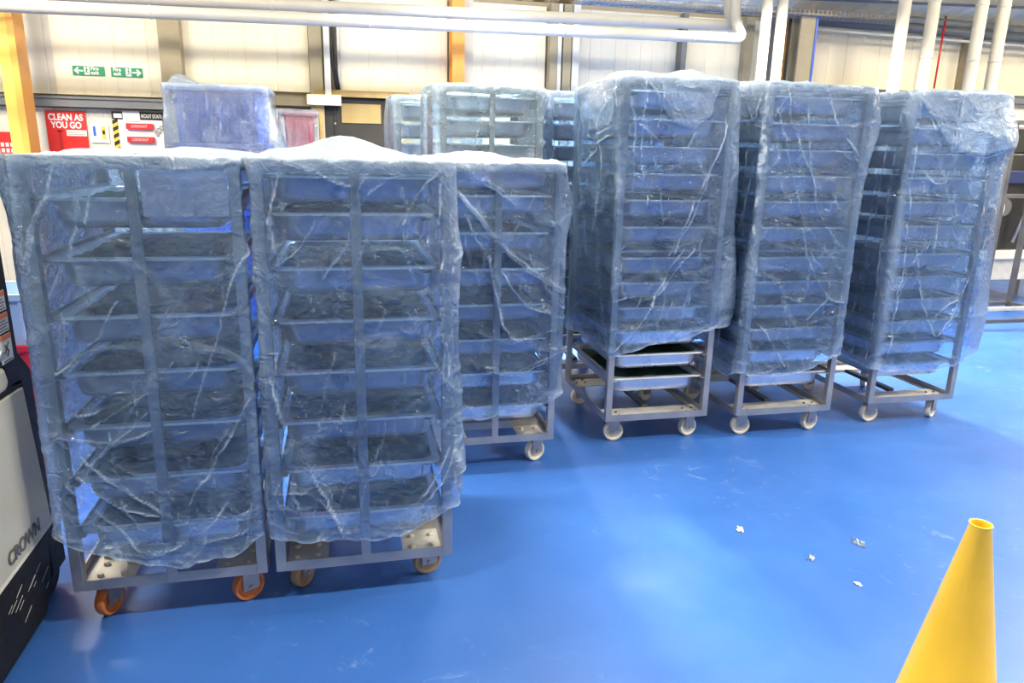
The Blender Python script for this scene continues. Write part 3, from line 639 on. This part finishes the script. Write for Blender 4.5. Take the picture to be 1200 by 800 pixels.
ORD = ['topmost', 'second', 'third', 'fourth', 'fifth', 'sixth', 'seventh', 'eighth', 'ninth', 'tenth', 'eleventh', 'lowest']
def fill(kind, x0, y0, W, D, tiers, where, group):
    for i, z in enumerate(tiers):
        w_ = 'lowest' if i == len(tiers) - 1 else ORD[i]
        lb = ('steel tray, %s tray ' % w_ if w_ in ('topmost', 'lowest') else 'steel tray, %s from the top ' % w_) + 'in ' + where
        tray(kind, (x0 + W / 2, y0 + D / 2, z), lb, group)
WD, DD, ZB = .666, .84, .15
TA = [1.53 - .193 * k for k in range(7)]; TB = [1.61] + [1.485 - .1875 * k for k in range(7)]
TD = [2.035, 1.89, 1.745, 1.60, 1.455, 1.305, 1.13, .985, .84, .695, .555, .41]
HT = 2.095
FA = [[(-0.81, 1.56), (-0.83, 1.42), (-0.88, 1.29), (-0.96, 1.16), (-1.0, 1.15)], [(-0.9, 1.55), (-0.99, 1.33)], [(-0.3, 1.4), (-0.39, 1.21), (-0.45, 1.0), (-0.53, 0.79)], [(-0.72, 1.2), (-0.82, 1.07), (-0.93, 0.97)], [(-1.0, 0.92), (-0.93, 0.95), (-0.86, 1.01)], [(-1.0, 0.8), (-0.9, 0.81), (-0.8, 0.85)], [(-0.58, 0.99), (-0.66, 0.9), (-0.85, 0.78)], [(-0.97, 0.75), (-0.81, 0.72), (-0.65, 0.75)], [(-0.96, 0.74), (-0.85, 0.63), (-0.67, 0.45)], [(-0.34, 0.85), (-0.41, 0.72), (-0.48, 0.6), (-0.56, 0.47)], [(-0.95, 0.57), (-0.82, 0.42), (-0.7, 0.29), (-0.52, 0.37), (-0.45, 0.46)], [(-0.7, 0.3), (-0.38, 0.34)], [(-0.91, 0.6), (-0.77, 0.47), (-0.67, 0.43)], [(-0.78, 1.65), (-0.8, 1.54), (-0.84, 1.35)], [(-0.74, 1.64), (-0.79, 1.46)], [(-0.86, 1.64), (-0.97, 1.35)], [(-0.53, 1.62), (-0.33, 1.64)]]
FB = [[(-0.29, 1.66), (-0.27, 1.54), (-0.23, 1.4), (-0.21, 1.23)], [(-0.28, 1.67), (-0.14, 1.63), (0.03, 1.58)], [(0.35, 1.66), (0.25, 1.55), (0.19, 1.45)], [(0.2, 1.64), (0.11, 1.57), (0.06, 1.52)], [(-0.31, 1.29), (-0.26, 1.2), (-0.25, 1.04), (-0.25, 0.93)], [(-0.27, 0.94), (-0.23, 0.75), (-0.15, 0.58), (-0.04, 0.3)], [(0.35, 0.63), (0.27, 0.45), (0.17, 0.38)], [(-0.36, 0.47), (-0.2, 0.49), (-0.1, 0.42), (-0.05, 0.32)], [(-0.07, 0.32), (0.17, 0.33), (0.39, 0.39)], [(-0.28, 1.64), (-0.31, 1.35), (-0.34, 1.0)], [(0.36, 1.63), (0.37, 1.34), (0.36, 0.97), (0.38, 0.49)], [(0.32, 1.63), (0.33, 1.34), (0.32, 1.03)], [(-0.3, 0.93), (-0.33, 0.68), (-0.32, 0.42)], [(-0.19, 1.62), (-0.23, 1.52), (-0.23, 1.35)], [(0.4, 0.77), (0.33, 0.5), (0.2, 0.35)]]
FC = [[(0.55, 1.63), (0.74, 1.53), (1.05, 1.35)], [(0.55, 1.52), (0.68, 1.36), (0.86, 1.17), (1.11, 1.0)], [(0.71, 1.19), (0.75, 1.04), (0.83, 0.77), (1.09, 0.68)], [(0.7, 0.6), (0.88, 0.58), (1.11, 0.66)], [(0.71, 0.34), (0.99, 0.37), (1.14, 0.47)], [(0.78, 1.1), (0.92, 0.92), (1.11, 0.86)], [(0.58, 1.4), (0.68, 1.22), (0.78, 1.02)], [(0.92, 1.18), (1.04, 0.98), (1.11, 0.91)], [(0.66, 0.79), (0.84, 0.73), (1.07, 0.79)]]
FD = [[(1.56, 1.86), (1.8, 1.71), (1.89, 1.82)], [(1.92, 2.05), (1.93, 1.94), (1.93, 1.85)], [(2.1, 1.98), (2.04, 1.72), (1.91, 1.42), (1.82, 1.16)], [(2.06, 1.78), (1.92, 1.37), (1.79, 1.15)], [(1.94, 1.19), (1.71, 0.86), (1.64, 0.73), (1.5, 0.59)], [(1.48, 0.88), (1.62, 0.92)], [(1.88, 1.19), (1.77, 0.99), (1.71, 0.84)], [(1.48, 2.05), (1.54, 1.84), (1.55, 1.43)], [(1.6, 2.06), (1.68, 1.95), (1.67, 1.84)], [(1.69, 2.02), (1.76, 1.89), (1.82, 1.85)], [(2.14, 1.14), (2.2, 0.89), (2.16, 0.71)], [(1.75, 2.06), (1.94, 2.06), (1.99, 2.03)], [(1.58, 2.08), (1.59, 1.71), (1.65, 1.43)]]
FE = [[(2.35, 1.99), (2.49, 1.64), (2.59, 1.36), (2.66, 1.14)], [(2.54, 2.03), (2.66, 1.47), (2.76, 1.31), (2.93, 1.16)], [(2.77, 1.52), (2.84, 1.42), (2.94, 1.34)], [(2.64, 1.19), (2.72, 1.03), (2.85, 0.88), (2.95, 0.85)], [(2.32, 1.2), (2.34, 0.76), (2.34, 0.61), (2.49, 0.45)], [(2.31, 2.06), (2.31, 1.63), (2.3, 1.05), (2.29, 0.48)], [(2.41, 2.06), (2.5, 1.82), (2.67, 1.54)], [(2.68, 2.05), (2.76, 1.87), (2.92, 1.73)], [(2.39, 0.74), (2.59, 0.47)]]
FF = [[(3.29, 2.08), (3.47, 1.93), (3.66, 1.77)], [(3.6, 2.09), (3.66, 1.79), (3.82, 1.73), (4.03, 1.8)], [(3.38, 1.67), (3.51, 1.57), (3.63, 1.62), (3.6, 1.79)], [(3.63, 1.6), (3.58, 1.34), (3.57, 1.12)], [(3.87, 1.66), (3.89, 1.42), (3.82, 1.27)], [(3.43, 1.18), (3.54, 0.87), (3.68, 0.62), (3.76, 0.69), (3.88, 1.02), (3.88, 1.18)], [(3.66, 0.74), (3.8, 0.85)], [(3.32, 2.05), (3.34, 1.64), (3.35, 1.13), (3.35, 0.41)], [(3.69, 1.9), (3.86, 1.85)], [(3.62, 2.07), (3.76, 2.0), (3.93, 2.05)], [(3.94, 1.18), (3.95, 0.84), (3.89, 0.5)], [(3.37, 2.01), (3.5, 1.79)]]
SD = [[(4.62, 2.05), (4.32, 1.8), (3.89, 1.87), (3.87, 2.04)], [(4.59, 1.97), (4.48, 1.52), (4.31, 1.08)], [(3.87, 2.04), (4.08, 1.88), (4.08, 1.63), (4.19, 1.25)], [(4.44, 1.62), (3.94, 1.81)], [(4.35, 1.13), (4.04, 0.81), (3.86, 0.6)], [(4.4, 2.08), (4.26, 1.94), (4.2, 1.84)], [(4.16, 1.6), (4.12, 1.11), (3.95, 0.73)]]
SE = [[(4.07, 2.08), (3.91, 1.91), (3.85, 2.0)], [(3.95, 1.86), (3.93, 1.38), (3.95, 0.86)], [(3.87, 2.04), (3.88, 1.53), (3.99, 0.96), (3.97, 0.42)]]
SF = [[(4.03, 1.79), (4.04, 1.1), (4.06, 0.41)], [(3.95, 1.74), (3.92, 1.12), (3.93, 0.42)], [(3.93, 1.99), (3.94, 1.54), (3.89, 0.57)], [(4.07, 1.63), (4.1, 0.81), (4.16, 0.47)]]

TG = 'steel trays on the racks'
CG = 'plastic film covers over racks'
# A: nearest, left
AX, AY = -.985, 2.565
rack('tray_rack', AX, AY, WD - .006, DD, 1.655, ZB, TA, 'steel tray rack standing beside the pallet truck, one orange wheel showing at its base', True, 'orange_pu', angs=(1.15, .55), plates='corner')
fill('wide', AX, AY, WD - .006, DD, TA, 'the rack beside the pallet truck', TG)
film_cover('film_cover', (AX, AX + WD - .006, AY, AY + DD), 1.655, {'F': [(-1.0, .40), (-.97, .355), (-.89, .32), (-.79, .28), (-.61, .225), (-.45, .245), (-.35, .31)], 'R': [(AY, .33), (3.4, .4)], 'L': [(AY, .40), (3.4, .46)], 'B': [(-1, .45)]},
    'blue plastic film cover over the rack beside the pallet truck', out=(.014, .003, .01, .012), folds=FA, seed=11, nrand=70, tops=((-.6, 3.2, .25, .02),), group=CG, flare=(.02, 0, .01, .02), puffs=(('L', 2.6, 1.3, .15, .2, .02), ('L', 2.58, 1.6, .12, .12, .04)))
o = MB().box(-.625, -.365, 2.560, 2.5625, 1.475, 1.622).build('paper_sheet', M['paper']); tag(o, 'lilac grey sheet under the film at the top of the rack beside the truck', 'sheet')
# B: second
BX, BY = -.294, 2.5625

rack('tray_rack', BX, BY, WD, DD, 1.655, ZB, TB, 'steel tray rack in front row, its bolted base plates uncovered below the film', True, 'brown_pu', angs=(1.0, .25), cback=.14, plates='corner')
fill('wide', BX, BY, WD, DD, TB, 'the front row rack right of the lilac sheet', TG)
film_cover('film_cover', (BX, BX + WD, BY, BY + DD), 1.655, {'F': [(-.37, .42), (-.34, .32), (-.27, .30), (-.05, .29), (.11, .29), (.27, .32), (.40, .38)], 'L': [(BY, .40), (3.4, .5)], 'R': [(BY, .40), (3.4, .45)], 'B': [(0, .45)]},
    'crinkled blue film cover over the front row rack with bolted base plates', out=(.022, .012, .01, .005), folds=FB, seed=23, nrand=130, low=.8, tops=((.0, 3.25, .22, .07), (-.1, 2.9, .2, .02)), group=CG, flare=(.03, .02, .01, .002), gather=.010)
# C: third, low
CX, CY = .433, 3.65
rack('tray_rack', CX, CY, WD, DD, 1.64, ZB, TB, 'low steel tray rack half hidden behind the front row, one cream wheel showing', True, 'nylon', cast_turn=.1, plates='corner')
fill('wide', CX, CY, WD, DD, TB, 'the low rack half hidden behind the front row', TG)
film_cover('film_cover', (CX, CX + WD, CY, CY + DD), 1.64, {'F': [(.42, .38), (.55, .33), (.71, .31), (.85, .33), (1.04, .385), (1.14, .45)], 'R': [(CY, .45), (4.5, .5)], 'L': [(CY, .4), (4.5, .4)], 'B': [(0, .45)]},
    'blue film cover pulled in diagonal folds over the low half hidden rack', out=(.02, .012, .01, .012), folds=FC + [[(a, b - .02) for a, b in s] for s in FC[:4]], seed=31, nrand=50, low=.8, group=CG, puffs=(('R', 3.7, 1.42, .2, .14, .05), ('R', 3.7, .9, .2, .3, .01)), tops=((.7, 4.2, .25, .03),))
# D E F tall
PT = {41: (('F', [(1.66, 2.20), (1.68, 1.97), (1.76, 1.87), (1.88, 1.84), (1.98, 1.92), (2.03, 2.05), (2.03, 2.20)], .35, .012), ('L', [(3.80, 2.2), (4.6, 2.2), (4.5, 1.95), (4.25, 1.82), (3.95, 1.86)][::-1], .30, .01)),
      53: (('R', [(3.75, 1.65), (4.3, 1.75), (4.7, 2.2), (3.75, 2.2)], .25, .0),),
      67: (('F', [(3.61, 1.775), (3.78, 1.735), (4.05, 1.80), (4.05, 2.2), (3.61, 2.2)], .52, .016), ('F', [(3.25, 2.2), (3.30, 2.07), (3.58, 1.80), (3.60, 1.80), (3.60, 2.2)], .42, .008), ('R', [(3.8, 1.80), (4.3, 1.78), (4.8, 2.0), (4.8, 2.2), (3.8, 2.2)], .5, .0))}
for (X_, Y_, lb, wl, ct, fo, so, hem, pf, sd, tp, fll) in (
    (1.48, 3.855, 'first tall rack, two trays uncovered at its foot', 'nylon', 0.0, FD, SD, {'L': [(3.83, .59), (4.17, .58), (4.66, .54)], 'F': [(1.46, .56), (1.55, .58), (1.71, .62), (1.92, .65), (2.13, .71), (2.2, .72)], 'R': [(3.85, .72), (4.7, .7)], 'B': [(0, .55)]},
     (('F', 1.62, 2.0, .12, .12, .03), ('L', 4.2, 1.95, .2, .15, .05), ('R', 3.9, .85, .25, .35, .075), ('R', 3.95, 1.3, .3, .5, .05)), 41, ((1.62, 4.1, .18, .045), (1.93, 4.0, .12, .06)), (.015, .02, .01, .0)),
    (2.317, 3.817, 'middle tall rack, one tray uncovered at its foot', 'nylon', .0, FE, SE, {'L': [(3.82, .42), (3.98, .40), (4.6, .42)], 'F': [(2.28, .45), (2.57, .41), (2.75, .43), (2.95, .52)], 'R': [(3.85, .52), (4.6, .5)], 'B': [(0, .5)]},
     (('R', 3.9, 1.88, .22, .2, .08), ('L', 4.0, .7, .3, .35, .015)), 53, ((2.45, 4.2, .2, .02),), (.012, .0, .01, .02)),
    (3.306, 3.88, 'rightmost tall rack, with a loose flap of film at its top', 'nylon', .15, FF, SF, {'L': [(3.86, .40), (4.01, .41), (4.3, .43), (4.7, .45)], 'F': [(3.29, .41), (3.38, .38), (3.63, .37), (3.83, .40), (3.94, .41), (4.0, .44)], 'R': [(3.9, .47), (4.6, .5)], 'B': [(0, .5)]},
     (('R', 3.95, 1.84, .25, .13, .09), ('R', 3.95, 1.2, .35, .7, .07), ('F', 3.88, 1.85, .16, .12, .05), ('R', 3.95, .6, .35, .35, .08), ('F', 3.4, 1.1, .1, .5, .02)), 67, ((3.8, 4.1, .25, .02),), (.02, .06, .01, .0))):
    t = rack('tray_rack', X_, Y_, .662, .843, HT, ZB, TD, {41: 'tall steel tray rack with two filled trays uncovered at its foot', 53: 'middle one of the three tall steel racks in the right row', 67: 'tall steel tray rack farthest right, nearest the open frame'}[sd], False, wl, brace=1.17 if sd != 67 else None, cast_turn=ct)
    fill('low', X_, Y_, .662, .843, TD, {41: 'the tall rack with two uncovered trays', 53: 'the middle one of three tall racks', 67: 'the tall rack farthest right'}[sd], TG)
    film_cover('film_cover', (X_, X_ + .662, Y_, Y_ + .843), HT, hem, {41: 'blue film cover over the tall rack, two trays left bare below', 53: 'blue film cover over the middle one of three tall racks', 67: 'blue film cover with a loose top flap over the rightmost tall rack'}[sd],
        out=(.014, .010, .01, .012), folds=fo, side_folds=so, seed=sd, nrand=80, low=.9, group=CG, puffs=pf, tops=tp, flare=fll, patches=PT[sd])
# further racks behind; the last two are added to darken the gaps
for (X_, Y_, ct, lb, cl, sd, n, pf) in ((.62, 4.78, True, 'tall steel rack behind the low half hidden one, near the wall', 'clear film cover over the tall rack behind the low one', 71, 12, (('L', 5.1, 1.95, .35, .5, .07),)),
                      (.42, 5.90, False, 'steel rack deep behind, seen only as a narrow strip right of the dark hatch', 'pale film cover on the narrow strip of rack right of the hatch', 83, 4, (('L', 6.2, 1.9, .3, .4, .05),)),
                      (1.365, 4.95, False, 'steel rack standing behind the tall rack with two uncovered trays', 'blue film cover on the rack behind the first tall one', 97, 12, (('F', 1.4, 1.9, .1, .3, .03),)),
                      (2.14, 5.0, False, 'steel rack added behind the gap between first and middle tall racks to darken it', 'blue film cover on the added rack behind the gap left of the middle tall rack', 131, 12, ()),
                      (3.08, 5.0, False, 'steel rack added behind the gap between middle and last tall racks to darken it', 'blue film cover on the added rack behind the gap left of the last tall rack', 137, 12, ())):
    rack('tray_rack', X_, Y_, .662, .80, HT, ZB, TD[:n], lb, ct, 'nylon')
    fill('low', X_, Y_, .662, .80, TD[:n], {71: 'the tall rack behind the low one', 83: 'the narrow strip of rack right of the hatch', 97: 'the rack behind the first tall one', 131: 'the added rack left of the middle tall rack', 137: 'the added rack left of the last tall rack'}[sd], TG)
    film_cover('film_cover', (X_, X_ + .662, Y_, Y_ + .80), HT, {k: [(0, .45)] for k in 'FRBL'}, cl, out=(.014, .008, .01, .014), flare=(.02, .005, .02, .01), seed=sd, nrand=80, low=.9, group=CG, du=.012, dz=.012, mat_='film_pale' if sd < 97 else 'film', puffs=pf, gather=.012)

# ------------------------------------------------------------------ bin stacks
def bin_stack(x0, x1, y0, y1, zs, m, what, group):
    W, D = x1 - x0, y1 - y0; hgt = zs
    n = 4
    for k in range(n):
        t = empty('plastic_bin', ((x0 + x1) / 2, (y0 + y1) / 2, k * hgt)); where = ('topmost bin', 'second bin from the top', 'third bin from the top', 'lowest bin')[n - 1 - k]
        tag(t, '%s plastic bin, %s of the %s stack by the wall' % (what, where, what), 'bin', group)
        a, b = .035, hgt - .002
        loops = [rrect(W - .05, D - .05, .05, 4, .0), rrect(W - .02, D - .02, .06, 4, .01), rrect(W - .02, D - .02, .06, 4, .05), rrect(W - .10, D - .10, .05, 4, .06), rrect(W - .06, D - .06, .05, 4, b - .05), rrect(W, D, .06, 4, b - .045), rrect(W, D, .06, 4, b), rrect(W - .05, D - .05, .05, 4, b), rrect(W - .08, D - .08, .05, 4, b - .05), rrect(W - .12, D - .12, .05, 4, .07)]
        rb = MB(); rb.add(*loft(loops))
        for q in range(6):
            xx = -W / 2 + .12 + q * (W - .24) / 5; rb.box(xx - .008, xx + .008, -D / 2 + .022, -D / 2 + .05, .062, b - .047)
        rb.build('shell', m, t)
bin_stack(-1.50, -.66, 7.35, 8.15, .555, M['blue_bin'], 'blue', 'stacked blue bins')
film_cover('film_cover', (-1.50, -.66, 7.35, 8.15), 2.22, {k: [(0, 1.35)] for k in 'FRBL'}, 'pale film cover draped over the stack of blue bins', out=(.02, .02, .02, .03), seed=103, nrand=70, low=.8, du=.012, dz=.012, mat_='film_clear',
    puffs=(('R', 7.5, 1.5, .5, .4, .16), ('L', 7.5, 2.2, .2, .1, .02)), gather=.014, flare=(.03, .08, .02, .02), tops=((-1.42, 7.6, .12, .09),), group=CG)
bin_stack(-.60, -.24, 8.15, 8.65, .515, M['red_bin'], 'red', 'stacked red bins')
film_cover('film_cover', (-.60, -.24, 8.15, 8.65), 2.06, {k: [(0, 1.5)] for k in 'FRBL'}, 'pale film cover draped over the stack of red bins', out=(.015, .015, .015, .015), seed=111, nrand=25, du=.014, dz=.014, mat_='film_clear', group=CG)

# crates glimpsed between the truck and the nearest rack
def crate(loc, w, d, h, m, label, group=None):
    t = empty('plastic_crate', loc); tag(t, label, 'crate', group)
    loops = [rrect(w - .04, d - .04, .02, 3, 0), rrect(w - .03, d - .03, .02, 3, h - .03), rrect(w, d, .02, 3, h - .03), rrect(w, d, .02, 3, h), rrect(w - .04, d - .04, .02, 3, h), rrect(w - .06, d - .06, .02, 3, .01)]
    rb = MB(); rb.add(*loft(loops))
    for q in range(5): xx = -w / 2 + .06 + q * (w - .12) / 4; rb.box(xx - .006, xx + .006, -d / 2 + .005, -d / 2 + .022, .03, h - .035)
    rb.build('shell', m, t)
for k in range(3): crate((-1.75, 4.0, k * .25), .6, .4, .249, M['red_bin'], 'red plastic crate, %s in the stack behind the pallet truck' % ('lowest', 'middle one', 'topmost red one')[k], 'crates behind the truck')
crate((-1.75, 4.0, .75), .6, .4, .249, mat('pale_blue_plastic', (.35, .5, .8), .4), 'pale blue plastic crate on top of the red crates', 'crates behind the truck')

# ------------------------------------------------------------------ pallet truck at the left
t = empty('pallet_truck', (-1.45, 2.1, 0)); tag(t, 'black and cream powered pallet truck at the left edge beside the rack', 'pallet truck')
def rel(x, y, z): return (x + 1.45, y - 2.1, z)
def tbox(x0, x1, y0, y1, z0, z1, name, m, bevel=0, par=t): return MB().box(x0 + 1.45, x1 + 1.45, y0 - 2.1, y1 - 2.1, z0, z1).build(name, m, par, bevel=bevel)
MB().prism([(-.9, .03), (.52, .03), (.56, .06), (.61, .16), (.655, .335), (-.9, .30)], -.50, .35, 'x').build('skirt', M['truck_black'], t, bevel=.02)
MB().prism([(-.9, .30), (.66, .335), (.665, .34), (.60, .88), (-.9, .93)], -.45, .352, 'x').build('side_cover', M['truck_cream'], t, bevel=.02)
MB().prism([(.50, .9), (.606, .885), (.672, .34), (.70, .34), (.70, .92), (.62, 1.0), (.50, 1.0)], -.45, .345, 'x').build('rear_frame', M['truck_black'], t, bevel=.008)
MB().prism([(-.9, .94), (.50, .90), (.52, .93), (.50, .985), (.30, 1.0), (-.9, 1.05)], -.45, .35, 'x').build('top_cover', M['truck_cream'], t, bevel=.03)
MB().prism([(-.9, .9), (.61, .885), (.61, .905), (-.9, .945)], -.44, .345, 'x').build('cover_gap', M['truck_black'], t)
mast = MB().prism([(.36, .98), (.62, .98), (.60, 1.95), (.40, 1.95)], -.30, .346, 'x').build('mast', M['truck_black'], t, bevel=.01)
mb = MB().prism([(-.9, .293), (.69, .33), (.69, .342), (-.9, .305)], .349, .3545, 'x'); mb.build('trim_line', M['white_paint'], t)
text('CROWN', .068, (.356, .30, .362), (PI / 2, 0, PI / 2), M['ink'], t, offset=.0012, sx=.95)
for i, (za, zb2) in enumerate(((1.16, 1.225), (1.09, 1.152), (.99, 1.082))):
    lab = MB().box(.346, .348, .49, .575, za, zb2).build('warning_label', M['white_sign'], mast)
    MB().box(.3481, .349, .49, .575, zb2 - .016, zb2).build('label_header', M['orange'], mast)
    mb = MB()
    if i < 2:
        for k in range(4): mb.box(.3481, .349, .497, .568 - (k % 2) * .012, za + .006 + k * .010, za + .009 + k * .010)
    else:
        mb.tube([(.3485, .52, za + .06), (.3485, .545, za + .035), (.3485, .53, za + .02)], .003, 5); mb.tube([(.3485, .55, za + .065), (.3485, .515, za + .03)], .003, 5); mb.box(.3481, .349, .50, .565, za + .004, za + .008)
    mb.build('label_print', M['ink'], mast)
mb = MB()
rs = random.Random(3)
for k in range(14):
    y = rs.uniform(.25, .58); z = rs.uniform(.12, .24); l = rs.uniform(.02, .07)
    mb.prism([(y, z), (y + l, z + l * .35), (y + l, z + l * .35 + .002), (y, z + .0015)], .3455, .3508, 'x')
mb.build('scuff_marks', M['scuff'], t)
MB().lathe([(.02, -.04), (.09, -.04), (.10, -.03), (.10, .03), (.09, .04), (.02, .04), (.02, -.04)], (.26, .72, .10), 'x', 30).build('drive_wheel', M['truck_black'], t, smooth='auto')
MB().box(.18, .33, .66, .80, .10, .30).build('wheel_housing', M['truck_black'], t, bevel=.01)
MB().lathe([(0, .02), (.015, .02), (.02, .01), (.02, 0)], (.346, .46, 1.03), 'x', 14).build('button', M['steel'], t)

# ------------------------------------------------------------------ open frame and machinery at the right edge
t = empty('steel_frame_trolley', (7.0, 6.5, 0)); tag(t, 'open steel frame trolley at the right edge beyond the last rack', 'trolley')
def fb(x0, x1, y0, y1, z0, z1, name='post', m='steel_dark'): return MB().box(x0 - 7, x1 - 7, y0 - 6.5, y1 - 6.5, z0, z1).build(name, M[m], t, bevel=.003)
for (x, y) in ((6.36, 6.08), (7.6, 6.08), (6.36, 6.9), (7.6, 6.9)): fb(x, x + .05, y, y + .05, .06, 2.1)
fb(6.41, 7.6, 6.08, 6.12, .08, .12, 'base_rail'); fb(6.41, 7.6, 6.91, 6.95, .08, .12, 'base_rail'); fb(6.36, 6.40, 6.13, 6.9, .08, .12, 'base_rail'); fb(7.6, 7.64, 6.13, 6.9, .08, .12, 'base_rail')
fb(6.41, 7.6, 6.45, 6.49, .12, .16, 'base_rail', 'plate'); fb(6.41, 7.6, 6.08, 6.12, 1.36, 1.40, 'cross_rail'); fb(6.37, 6.40, 6.13, 6.9, 1.62, 1.66, 'side_rail', 'plate'); fb(6.37, 6.40, 6.13, 6.9, 1.26, 1.30, 'side_rail', 'plate'); fb(6.41, 7.6, 6.08, 6.12, 2.06, 2.1, 'cross_rail')
for (x, y) in ((6.385, 6.105), (7.625, 6.105), (6.385, 6.925), (7.625, 6.925)): MB().lathe([(.02, -.03), (.025, -.03), (.03, .0), (.025, .03), (.0, .03)], (x - 7, y - 6.5, .03), 'x', 16).build('foot', M['black'], t)
t = empty('work_table', (7.9, 7.6, 0)); tag(t, 'steel work table with a white top behind the open trolley', 'table')
MB().box(-.75, .9, -.3, .3, .56, .66).build('table_top', M['white_paint'], t, bevel=.006)
MB().box(-.70, .85, -.26, .26, .30, .56).build('drawer_unit', M['plate'], t, bevel=.004)
for (x, y) in ((-.68, -.24), (.80, -.24), (-.68, .2), (.80, .2)): MB().box(x, x + .05, y, y + .05, 0, .30).build('leg', M['steel'], t)
t = empty('machine_housing', (7.95, 7.6, .66)); tag(t, 'dark machine with hoses on the white topped table at right edge', 'machine')
MB().box(-.6, .6, -.2, .25, 0, 1.15).box(-.5, .5, -.16, .2, 1.15, 1.45).build('casing', M['black'], t, bevel=.02)
MB().lathe([(0, -.06), (.10, -.06), (.11, -.04), (.11, .0), (0, .0)], (-.2, -.2, .52), 'y', 24).build('motor', M['steel_dark'], t)
MB().tube([(-.35 + .13 * math.cos(a * PI / 8), -.25, .50 + .13 * math.sin(a * PI / 8)) for a in range(-3, 10)], .022, 10).build('hose', M['white_paint'], t, smooth=True)
MB().lathe([(0, 0), (.035, 0), (.035, .07), (.02, .09), (0, .09)], (-.33, -.26, .08), 'z', 16).build('valve', M['orange'], t)
MB().box(-.55, .1, -.26, -.20, .80, .95).build('cover_panel', mat('navy_panel', (.008, .02, .09), .5), t, bevel=.01)
MB().tube([(.0, -.26, .1), (.05, -.3, .4), (.2, -.27, .7), (.1, -.24, 1.0)], .018, 8).build('hose', M['steel'], t, smooth=True)

# small scraps on the floor
def scrap(x, y, s, m, label, seed):
    nf = NoiseF(seed); n = 12; vs = []; fs = []
    for j in range(n + 1):
        for i in range(n + 1):
            u, v = i / n - .5, j / n - .5; rr = 1 + .5 * float(nf(np.array([u * 4.]), np.array([v * 4.]))[0])
            vs.append((u * s * rr, v * s * .5 * rr, .003 + .35 * s * abs(float(nf(np.array([u * 7. + 9]), np.array([v * 7. + 2]))[0])) * max(0, 1 - (2 * u) ** 2) * max(0, 1 - (2 * v) ** 2)))
    for j in range(n):
        for i in range(n): a = j * (n + 1) + i; fs.append((a, a + 1, a + n + 2, a + n + 1))
    o = mesh_obj('floor_scrap', vs, fs, m, None, True); o.location = (x, y, 0); o.rotation_euler = (0, 0, seed)
    so = o.modifiers.new('thickness', 'SOLIDIFY'); so.thickness = .001; so.offset = 1
    tag(o, label, 'scrap', 'scraps lying on the floor'); return o
scrap(1.77, 2.78, .05, M['white_paint'], 'small pale crumpled scrap on open blue floor before the tall racks', 1)
scrap(2.24, 2.56, .07, M['film_pale'], 'thin strip of clear film on the blue floor, nearest the yellow cone', 2)
scrap(1.95, 2.49, .05, M['film_pale'], 'small clear film shred on the floor between scrap and cone', 4)
scrap(2.02, 2.27, .03, M['white_paint'], 'tiny white crumb of litter close to the yellow cone', 5)

# yellow safety cone
t = empty('safety_cone', (1.66, 1.46, 0)); tag(t, 'plain yellow safety cone with an open top at lower right', 'cone')
MB().lathe([(.165, .03), (.155, .04), (.027, .742), (.029, .75), (.024, .75), (.021, .74), (.148, .04), (.148, .03), (.165, .03)], (0, 0, 0), 'z', 40).build('cone_body', M['yellow'], t, smooth='auto')
vs, fs = loft([rrect(.36, .36, .04, 5, 0), rrect(.36, .36, .04, 5, .022), rrect(.34, .34, .04, 5, .032)]); o = mesh_obj('cone_base', vs, fs, M['yellow'], t); bm_fix(o)
